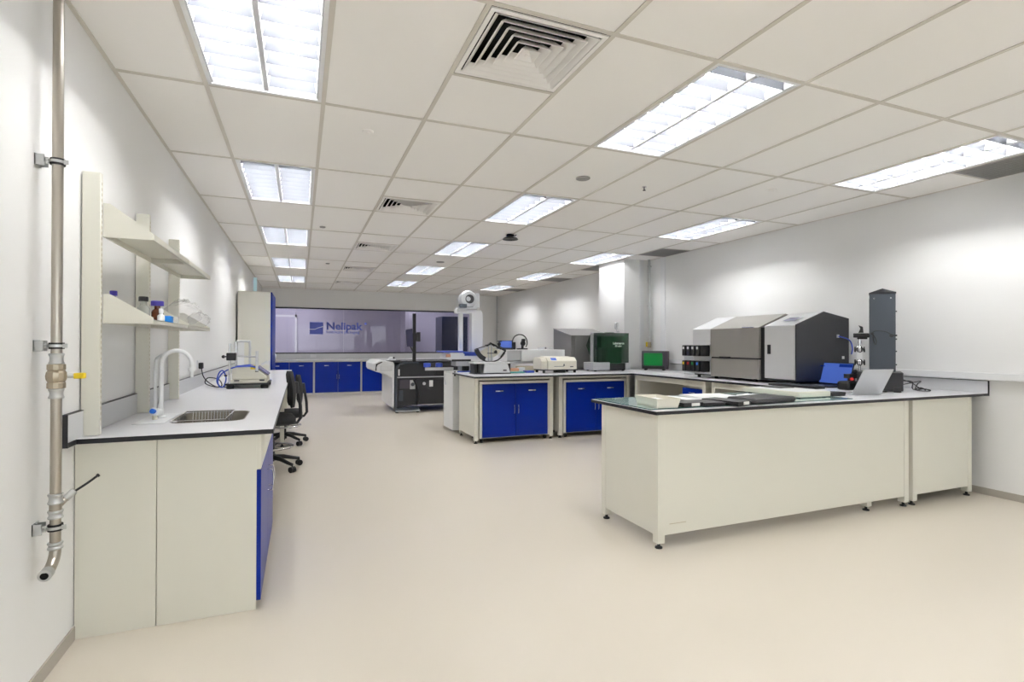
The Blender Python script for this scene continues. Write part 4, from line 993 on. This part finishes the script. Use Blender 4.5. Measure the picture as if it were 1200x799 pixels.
# grey steel cabinet with sloping top
t = thing('weathering_cabinet', 'big grey steel cabinet with sloping top behind the green machine', 'lab instrument', (4.5, 7.8, TT))
MB(t).prism([(7.50, TT + .02), (7.50, 1.43), (8.12, 1.555), (8.14, 1.545), (8.14, TT + .02)], 'x', 4.03, 4.78).build('body', 'steelbox', t, bevel=.006)
MB(t).box(4.10, 4.72, 7.488, 7.5, .93, 1.40).build('front_door', 'steelbox', t, bevel=.004)
MB(t).prism([(7.485, 1.43), (7.485, 1.442), (8.13, 1.568), (8.13, 1.556)], 'x', 4.02, 4.79).build('top_lid', 'steelbox', t)
for x in (4.08, 4.7):
    for y in (7.55, 8.08): MB(t).cyl((x, y, TT), (x, y, TT + .02), .02, 12).build('foot', 'rubber', t)

# ================================================================== ISLAND TOP
t = thing('pendulum_tester', 'pendulum tear tester with black quadrant arc on the left end of the island', 'lab instrument', (2.45, 7.0, TT))
MB(t).prism([(2.33, .90), (2.73, .90), (2.69, 1.025), (2.35, 1.025)], 'y', 6.86, 7.1).build('base_housing', 'silver', t, bevel=.006)
MB(t).box(2.2, 2.74, 6.87, 7.1, .887, .90).build('base_plate', 'charcoal', t)
MB(t).box(2.19, 2.72, 6.86, 7.1, 1.028, 1.052).build('top_plate', 'white', t, bevel=.004)
for x in (2.21, 2.265): MB(t).box(x, x + .035, 6.88, 7.08, .89, 1.027).build('side_block', 'black', t, bevel=.003)
MB(t).prism([(2.69, 1.027), (2.745, 1.027), (2.745, .90), (2.735, .90)], 'y', 6.9, 7.08).build('end_cheek', 'black', t)
MB(t).box(2.62, 2.67, 6.853, 6.858, .925, .945).build('display', 'purplegrey', t)
ax, az, R = 2.475, 1.295, .245; yp = 6.98
P = lambda a, r, y=yp: (ax + r * math.cos(math.radians(a)), y, az + r * math.sin(math.radians(a)))
MB(t).tube([P(200 + 7 * k, R) for k in range(20)], .009, 8).build('arc_rim', 'black', t)
m = MB(t); vs_ = []; fs = []
for k in range(11):
    a = 199 + 5 * k
    for r, y in ((R + .004, yp - .012), (R + .004, yp + .012), (R - .055, yp + .012), (R - .055, yp - .012)): vs_.append(P(a, r, y))
for k in range(10):
    for j in range(4): fs.append((k * 4 + j, k * 4 + (j + 1) % 4, (k + 1) * 4 + (j + 1) % 4, (k + 1) * 4 + j))
m.add(vs_, fs + [(0, 1, 2, 3), (40, 41, 42, 43)]).build('pendulum_weight', 'charcoal', t)
MB(t).tube([P(0, 0), P(192, .08)], .009, 8).tube([P(30, .02), P(-22, R)], .011, 8).tube([P(-22, R), P(-30, R * .95), P(-50, R * .97)], .010, 8).build('pendulum_arm', 'black', t)
MB(t).box(ax - .028, ax - .016, yp + .01, yp + .03, 1.052, 1.30).box(ax + .016, ax + .028, yp + .01, yp + .03, 1.052, 1.30).box(ax - .03, ax + .03, yp, yp + .03, 1.285, 1.31).build('column', 'alu', t)
MB(t).prism([(ax - .06, 1.275), (ax, 1.325), (ax + .06, 1.275), (ax + .05, 1.265), (ax, 1.30), (ax - .05, 1.265)], 'y', yp - .015, yp + .015).build('bearing_cap', 'black', t)
MB(t).cyl((ax + .05, yp - .03, 1.18), (ax + .08, yp - .03, 1.20), .02, 10).box(ax - .05, ax + .1, yp - .01, yp, 1.165, 1.175).build('clamp', 'charcoal', t)
MB(t).prism([(ax, 1.27)] + [(ax + .19 * math.cos(math.radians(a)), az + .19 * math.sin(math.radians(a))) for a in range(215, 345, 13)], 'y', yp + .035, yp + .04).build('back_plate', 'offwhite', t)
MB(t).tube([P(197, .03), P(197, R)], .006, 6).cyl(P(340, .12), P(340, .12, yp - .04), .022, 10).build('pendulum_spoke', 'charcoal', t)
MB(t).cyl((2.60, yp, 1.255), (2.61, yp, 1.34), .012, 8).sphere((2.605, yp, 1.30), .026, 8).box(2.58, 2.64, yp - .01, yp + .01, 1.33, 1.345).build('release_knob', 'black', t)
MB(t).tube([(2.61, yp, 1.27), (2.70, yp, 1.22), (2.71, yp, 1.20), (2.62, yp, 1.245)], .007, 6).build('release_lever', 'black', t)

t = thing('photometer', 'low cream white bench instrument with blue display on the middle of the island', 'lab instrument', (3.5, 6.9, TT))
MB(t).prism([(6.84, .932), (6.84, 1.055), (6.90, 1.105), (7.12, 1.118), (7.16, 1.09), (7.16, .932)], 'x', 3.30, 3.77).build('housing', 'offwhite', t, bevel=.008)
MB(t).prism([(6.86, .935), (6.86, 1.05), (6.91, 1.10), (7.10, 1.105), (7.14, 1.08), (7.14, .935)], 'x', 3.20, 3.30).build('end_housing', 'offwhite', t, bevel=.008)
MB(t).box(3.22, 3.79, 6.845, 7.15, .918, .93).build('base_plate', 'charcoal', t)
for x in (3.25, 3.75):
    for y in (6.87, 7.11): MB(t).cyl((x, y, TT), (x, y, .918), .02, 12).build('foot', 'rubber', t)
MB(t).box(3.44, 3.6, 6.87, 6.95, TT + .001, .917).build('sample_holder', 'black', t, bevel=.003)
MB(t).add([(3.36, 6.852, 1.066), (3.45, 6.852, 1.066), (3.45, 6.893, 1.1005), (3.36, 6.893, 1.1005)], [(0, 1, 2, 3)]).build('display', 'screenblue', t)
MB(t).box(3.40, 3.56, 6.837, 6.84, .975, .981).box(3.66, 3.71, 6.836, 6.84, .965, .978).prism([(3.545, .985), (3.575, .985), (3.56, 1.02)], 'y', 6.837, 6.84).build('markings', 'slate', t)

t = thing('laser_marker', 'tall dark green acrylic hooded machine with silver base on the island', 'lab instrument', (4.5, 7.15, TT))
MB(t).prism([(7.02, 1.005), (7.02, 1.475), (7.22, 1.475), (7.36, 1.28), (7.22, 1.10), (7.22, 1.005)], 'x', 4.222, 4.795).build('hood', 'greenacr', t, bevel=.002)
MB(t).box(4.205, 4.219, 7.12, 7.20, 1.0, 1.47).build('side_plate', 'alu', t, bevel=.002)
MB(t).prism([(7.0, .90), (7.0, 1.02), (7.3, 1.02), (7.3, .90)], 'x', 4.14, 4.44).build('left_base_block', 'alu', t, bevel=.008)
MB(t).box(4.725, 4.80, 7.0, 7.3, .90, 1.01).build('right_base_block', 'alu', t, bevel=.006)
MB(t).box(4.445, 4.72, 7.01, 7.3, .895, 1.003).build('base_tray', 'black', t)
MB(t).box(4.33, 4.70, 7.08, 7.2, 1.006, 1.42).build('inner_unit', 'darkhole', t)
MB(t).box(4.262, 4.33, 7.06, 7.12, 1.03, 1.25).build('inner_rail', 'purplegrey', t)
MB(t).box(4.44, 4.56, 7.08, 7.16, 1.476, 1.484).build('top_latch', 'black', t)
for x in (4.2, 4.7):
    for y in (7.04, 7.26): MB(t).cyl((x, y, TT), (x, y, .899), .02, 10).build('foot', 'rubber', t)
text('lettering', 'Labsmaros', .048, 'card', t, (4.50 - 4.5, 7.018 - 7.15, 1.30 - TT), (PI / 2, 0, 0), bold=.001)
text('lettering', '3D color', .034, 'card', t, (4.54 - 4.5, 7.018 - 7.15, 1.262 - TT), (PI / 2, 0, 0), bold=.0005)

t = thing('uv_viewer', 'dark grey box with green viewing window in the corner of the counters', 'lab instrument', (5.31, 7.03, TT), -.80)
MB().box(-.205, .205, -.075, .075, .022, .31).build('case', 'purplegrey', t, bevel=.006)
MB().box(-.17, .12, -.078, -.075, .075, .275).build('window', 'greenwin', t, bevel=.002)
MB().box(-.19, .15, -.077, -.075, .028, .068).build('control_strip', 'black', t)
for x in (-.15, .13):
    for y in (-.05, .05): MB().cyl((x, y, 0), (x, y, .022), .018, 12).build('foot', 'rubber', t)

# ================================================================== RIGHT COUNTER
t = thing('label_printer', 'very large grey and silver gabled printer with ink bottles by the right wall', 'printer', (5.1, 4.6, TT))
def gable(y0, y1, xf, zb, zf, name, m, apx=5.1, apz=1.65, bev=.006):
    return MB(t).prism([(xf, zb), (5.48, zb), (5.48, 1.585), (apx, apz), (xf, zf)], 'y', y0, y1).build(name, m, t, bevel=bev)
gable(3.935, 4.325, 4.705, .937, 1.505, 'right_module', 'silver')
gable(3.922, 3.934, 4.70, .935, 1.508, 'right_side_panel', 'charcoal', bev=.001)
MB(t).box(4.698, 4.704, 3.945, 4.315, .95, 1.49).build('front_door', 'silver', t, bevel=.001)
MB(t).box(4.692, 4.698, 4.235, 4.275, 1.20, 1.30).build('door_grip', 'black', t, bevel=.001)
MB(t).add([(4.80, 4.02, 1.5475), (4.80, 4.2, 1.5475), (4.94, 4.2, 1.5985), (4.94, 4.02, 1.5985)], [(0, 1, 2, 3)]).build('touch_screen', 'alu', t)
MB(t).add([(4.815, 4.035, 1.5545), (4.815, 4.185, 1.5545), (4.925, 4.185, 1.5945), (4.925, 4.035, 1.5945)], [(0, 1, 2, 3)]).build('display', 'screenlav', t)
MB(t).prism([(4.72, .93), (5.46, .93), (5.46, 1.57), (5.1, 1.63), (4.72, 1.49)], 'y', 4.326, 4.384).build('black_gap', 'black', t)
MB(t).box(4.69, 5.47, 4.386, 5.125, .915, 1.135).build('lower_front', 'hood', t, bevel=.008)
MB(t).box(4.70, 5.46, 4.39, 5.12, 1.135, 1.15).build('seam', 'black', t)
MB(t).prism([(4.685, 1.15), (5.48, 1.15), (5.48, 1.58), (5.1, 1.652), (4.685, 1.492)], 'y', 4.386, 5.125).build('upper_hood', 'hood', t, bevel=.008)
MB(t).box(4.672, 4.69, 4.80, 4.96, 1.146, 1.158).build('hood_latch', 'black', t)
MB(t).box(4.682, 4.70, 4.45, 4.62, 1.493, 1.497).build('hood_highlight_strip', 'chrome', t)  # chrome sliver imitates a highlight on the hood's top edge
gable(5.135, 5.46, 4.705, .93, 1.495, 'left_module', 'silver')
MB(t).box(4.72, 5.46, 3.95, 5.44, .915, .93).build('chassis', 'black', t)
for x in (4.76, 5.42):
    for y in (4.0, 4.5, 5.1, 5.4): MB(t).cyl((x, y, TT), (x, y, .915), .022, 12).build('foot', 'rubber', t)
caps = [['black', 'white', 'white', 'white', 'white'], ['black', 'knob', 'green', 'red', 'yellow']]
for r_, (z0, z1) in enumerate(((1.155, 1.29), (.96, 1.095))):
    MB(t).box(4.64, 4.705, 5.14, 5.56, z0 - .01, z0 - .002).box(4.64, 4.705, 5.14, 5.56, z1 + .002, z1 + .008).build('bottle_rack', 'silver', t)
    for k in range(5):
        y0 = 5.145 + k * .084
        b = MB(t).box(4.60, 4.70, y0, y0 + .060, z0, z1).build('ink_bottle', 'black', t, bevel=.008)
        if k: MB(t).box(4.597, 4.60, y0 + .015, y0 + .045, z1 - .05, z1 - .018).build('colour_tab', caps[r_][k], b)
    MB(t).box(4.66, 4.70, 5.46, 5.56, z0, z1).build('rack_side', 'charcoal', t)
MB(t).tube([(5.30, 3.92, 1.39), (5.33, 3.90, 1.385), (5.43, 3.88, 1.35), (5.475, 3.88, 1.27), (5.46, 3.88, 1.20)], .007, 8, smooth=5).build('air_hose', 'trimblue', t)
MB(t).box(5.285, 5.315, 3.91, 3.921, 1.375, 1.41).build('hose_port', 'alu', t)
MB(t).box(5.37, 5.40, 3.914, 3.921, 1.15, 1.18).build('port', 'white', t)
MB(t).box(5.09, 5.20, 3.919, 3.9215, 1.035, 1.055).box(5.205, 5.265, 3.919, 3.9215, 1.04, 1.056).build('label_strip', 'offwhite', t)
o = small('grey_cabinet_box', 'plain light grey box standing on the counter left of the label printer', 'box', 'alu', 5.02, 5.40, 5.72, 6.0, TT, 1.235)
small('paper_sheet', 'loose white sheet on the counter right of the green-windowed box', 'paper', 'paper', 4.80, 5.05, 6.0, 6.35, TT, TT + .002, bev=0)
t = thing('black_tray', 'long thin black tray lying along the edge of the right counter', 'tray', (4.55, 3.8, TT))
MB(t).box(4.49, 4.62, 3.54, 4.08, TT, .908).build('body', 'black', t, bevel=.004)
MB(t).box(4.50, 4.61, 3.56, 4.06, .908, .911).build('top_plate', 'slate', t)

# tensile tester
t = thing('tensile_tester', 'tall dark grey single-column tensile tester near the end of the right counter', 'lab instrument', (4.93, 3.24, TT), -.97)
MB().box(-.17, .17, -.16, .16, .012, .175).build('base', 'black', t, bevel=.008)
MB().box(-.075, .12, -.06, .08, .176, .88).build('column', 'slate', t, bevel=.003)
MB().box(-.0765, -.075, -.05, .07, .19, .84).build('travel_slot', 'darkhole', t)
MB().add([(-.079, -.064, .88), (.124, -.064, .88), (.124, .084, .88), (-.079, .084, .88), (-.079, -.064, .893), (.124, -.064, .893), (.124, .084, .893), (-.079, .084, .893), (.022, -.05, .93), (.022, .07, .93)],
         [(0, 3, 2, 1), (0, 1, 5, 4), (1, 2, 6, 5), (2, 3, 7, 6), (3, 0, 4, 7), (4, 5, 8), (5, 6, 9, 8), (6, 7, 9), (7, 4, 8, 9)]).build('top_cap', 'charcoal', t)
for x, z in ((-.04, .84), (.085, .84)): MB().cyl((x, -.061, z), (x, -.064, z), .006, 8).build('screw', 'chrome', t)
for z in (.72, .47, .36, .24): MB().cyl((.12, -.03, z), (.13, -.03, z), .006, 8).build('side_screw', 'black', t)
MB().tube([(-.055, -.075, .52), (-.04, -.08, .54), (0, -.082, .545), (.05, -.08, .535), (.085, -.075, .51), (.09, -.075, .49)], .003, 6, smooth=4).tube([(-.05, -.075, .52), (-.045, -.08, .46), (-.03, -.08, .42), (-.025, -.08, .46), (-.05, -.078, .515)], .004, 6, smooth=4).build('sensor_cable', 'black', t)
MB().cyl((-.055, -.061, .52), (-.055, -.08, .52), .012, 10).build('cable_gland', 'charcoal', t)
MB().cyl((.088, -.061, .50), (.088, -.085, .50), .016, 10).box(.09, .13, -.07, -.05, .495, .51).build('cable_gland', 'charcoal', t)
gx = -.15
MB().box(gx - .05, gx + .073, -.03, .03, .485, .525).box(gx - .02, gx + .06, -.02, .02, .47, .485).build('crosshead_arm', 'black', t, bevel=.004)
MB().prism([(gx - .01, .53), (gx + .03, .53), (gx + .025, .585), (gx - .01, .60), (gx + .005, .57)], 'y', -.012, .012).build('arm_lever', 'black', t)
MB().box(gx - .052, gx - .04, -.02, .02, .49, .52).build('load_plate', 'chrome', t)
MB().cyl((gx, 0, .485), (gx, 0, .40), .009, 12).cyl((gx, 0, .455), (gx, 0, .43), .014, 12).build('load_rod', 'chrome', t)
def grip(z, s):
    MB().lathe((gx, 0, z), [(.012, -.03), (.022, -.02), (.024, .015), (.014, .03)], 14).build('grip_body', 'chrome', t)
    for sx in (-1, 1):
        m = MB(); m.lathe((gx + sx * .033, 0, z), [(.014, -.008), (.014, .008)], 8, ax='x')
        for k in range(4):
            a = PI / 4 + PI / 2 * k; m.cyl((gx + sx * .036, 0, z), (gx + sx * .036, .03 * math.cos(a), z + .03 * math.sin(a)), .007, 6)
        m.build('star_knob', 'black', t)
grip(.375, 1); grip(.255, -1)
MB().box(gx - .022, gx + .022, -.003, .003, .285, .345).build('specimen', 'white', t)
MB().cyl((gx, 0, .176), (gx, 0, .23), .010, 12).build('lower_rod', 'chrome', t)
MB().box(.10, .15, -.175, -.16, .0, .045).box(-.16, .05, -.162, -.16, .0, .012).build('front_bracket', 'black', t)
for x in (-.14, .14):
    for y in (-.13, .13): MB().cyl((x, y, 0), (x, y, .012), .018, 10).build('foot', 'rubber', t)
t = thing('cable_bundle', 'tangle of black cables on the counter right of the tensile tester', 'cable', (5.1, 3.1, TT))
rnd = random.Random(5)
for k in range(3):
    pts = [(5.07, 3.12 + .03 * k, TT + .06 + .03 * k)]
    for q in range(6): pts.append((5.16 + rnd.uniform(-.05, .07), 3.03 + rnd.uniform(-.07, .07), TT + .008 + rnd.uniform(0, .10) * (1 - q / 6)))
    MB(t).tube(pts, .0045, 6, smooth=6).build('cable', 'black', t)
# laptops
laptop('laptop', 'open laptop with a blue screen in front of the dark printer side panel', (5.02, 3.76, TT), -1.69, .37, .24, .235, .30, 'screenblue', 'black', dark='screendk')
laptop('laptop', 'silver laptop seen from behind its tilted lid near the tensile tester', (4.383, 2.987, TT), PI - .21, .28, .20, .24, .52, 'screenlav', 'alu')
t = thing('red_button_gadget', 'small black clamp device with a red knob between the two laptops', 'device', (4.76, 3.40, TT))
MB(t).box(4.66, 4.84, 3.34, 3.46, TT, .965).build('base', 'black', t, bevel=.02)
MB(t).cyl((4.78, 3.4, .965), (4.78, 3.4, 1.03), .03, 12).box(4.72, 4.84, 3.37, 3.43, .99, 1.03).sphere((4.83, 3.4, 1.05), .022, 8).build('clamp_head', 'charcoal', t)
MB(t).cyl((4.69, 3.335, .985), (4.68, 3.32, .99), .014, 12).build('red_knob', 'red', t)
t = thing('power_brick', 'black power brick lying left of the silver laptop', 'power adapter', (4.07, 3.05, TT))
MB(t).prism([(4.0, TT), (4.15, TT), (4.16, TT + .03), (4.01, TT + .038), (3.99, TT + .03)], 'y', 3.0, 3.10).build('case', 'black', t, bevel=.004)
MB(t).tube([(4.15, 3.05, TT + .012), (4.19, 3.06, TT + .006), (4.21, 3.08, TT + .006)], .004, 6, smooth=4).build('lead', 'black', t)
t = thing('light_table', 'flat white light box on the peninsula left of the silver laptop', 'light box', (3.71, 3.2, TT))
MB(t).box(3.55, 3.885, 2.93, 3.48, TT + .012, .937).build('case', 'offwhite', t, bevel=.004)
MB(t).box(3.58, 3.855, 2.96, 3.45, .937, .939).build('top_panel', 'white', t)
MB(t).box(3.70, 3.86, 3.24, 3.44, .9392, .945).build('black_pad', 'black', t)
for x in (3.58, 3.86):
    for y in (2.97, 3.44): MB(t).cyl((x, y, TT + .007), (x, y, TT + .012), .015, 10).build('foot', 'rubber', t)

# ================================================================== PENINSULA TOP
t = thing('glass_sheet', 'large pale teal glass sheet covering the left part of the peninsula worktop', 'glass sheet', (3.0, 3.15, TT))
MB(t).box(2.075, 3.95, 2.80, 3.485, TT, TT + .006).build('sheet', 'teal', t)
MB(t).box(2.072, 2.075, 2.797, 3.488, TT + .0003, TT + .006).box(2.072, 3.95, 2.797, 2.80, TT + .0003, TT + .006).build('edge', 'tealedge', t)
GZ = TT + .0065
t = thing('sample_box', 'open cream white plastic box at the near left corner of the peninsula', 'box', (2.25, 2.95, GZ))
z1 = GZ + .062
def trough(t, c, w, d, h, th, rz, m, name='box'):
    mb = MB(); a, b = w / 2, d / 2; k = .88
    o = [(-a * k, -b * k, 0), (a * k, -b * k, 0), (a * k, b * k, 0), (-a * k, b * k, 0), (-a, -b, h), (a, -b, h), (a, b, h), (-a, b, h),
         (-a + th, -b + th, h), (a - th, -b + th, h), (a - th, b - th, h), (-a + th, b - th, h), (-a * k + th, -b * k + th, th), (a * k - th, -b * k + th, th), (a * k - th, b * k - th, th), (-a * k + th, b * k - th, th)]
    f = [(0, 3, 2, 1)]
    for s in (0, 4, 8):
        for q in range(4): f.append((s + q, s + (q + 1) % 4, s + 4 + (q + 1) % 4, s + 4 + q))
    f.append((12, 13, 14, 15)); mb.add(o, f)
    mb.rot(Matrix.Translation(Vector(c) - Vector(t.location)) @ Matrix.Rotation(rz, 4, 'Z'))
    return mb.build(name, m, t)
trough(t, (2.225, 2.93, GZ), .17, .30, .062, .004, -.12, 'offwhite', 'shell')
MB(t).box(2.17, 2.28, 2.84, 3.02, GZ + .004, GZ + .045).build('contents', 'paper', t, bevel=.003)
def papers(lb, x, y, w, d, rz, grp='papers on the peninsula', h=.004):
    t = thing('paper_stack', lb, 'paper', (x, y, GZ), rz, group=grp)
    for k in range(3):
        MB().box(-w / 2 + .004 * k, w / 2 + .003 * k, -d / 2 + .003 * k, d / 2 - .002 * k, h * k, h * (k + 1) - .0006).build('sheet', 'paper', t)
    return t
papers('white papers lying behind the cream box on the teal glass', 2.58, 3.14, .30, .42, .25)
papers('white papers lying farther back, behind the black cases', 2.99, 3.26, .36, .34, -.15)
def case(lb, x, y, w, d, h, rz, label=True, name='black_case', cat='case', grp='flat black sample cases'):
    t = thing(name, lb, cat, (x, y, GZ), rz, group=grp)
    MB().box(-w / 2, w / 2, -d / 2, d / 2, 0, h * .55).build('tray', 'black', t, bevel=.003)
    MB().box(-w / 2 - .002, w / 2 + .002, -d / 2 - .002, d / 2 + .002, h * .6, h).build('lid', 'black', t, bevel=.003)
    if label: MB().box(-w * .1, w * .32, -d / 2 - .0035, -d / 2 - .002, h * .2, h * .9).build('label', 'card', t)
    return t
case('flat black case with white label just right of the cream box', 2.405, 2.90, .165, .22, .028, .05)
case('flat black case without label between the two labelled cases', 2.58, 2.87, .17, .20, .024, -.05, False)
case('flat black case with white label beside the thick black pouch', 2.755, 2.86, .15, .28, .030, .22)
t = thing('black_pouch', 'thick padded black pouch on the front edge of the peninsula', 'pouch', (3.08, 2.88, GZ), .06)
m = MB(); pts = rrect(-.20, .25, -.12, .12, .03, 5); n = len(pts); lev = ((.95, 0), (1.0, .008), (1.0, .03), (.96, .040), (.7, .044))
vs_ = [(p[0] * s, p[1] * s, z * (1 + .25 * math.sin(p[0] * 14))) for s, z in lev for p in pts]; fs = []
for i in range(len(lev) - 1):
    for k in range(n): fs.append((i * n + k, i * n + (k + 1) % n, (i + 1) * n + (k + 1) % n, (i + 1) * n + k))
fs += [tuple(range(n)), tuple(range((len(lev) - 1) * n, len(lev) * n))]
m.add(vs_, fs).build('body', 'black', t, ang=60)
MB().tube([(p[0] * 1.005, p[1] * 1.005, .02) for p in pts + pts[:1]], .003, 6).build('zip', 'charcoal', t)
papers('white papers partly under the thick black pouch', 3.36, 3.16, .18, .26, .3)
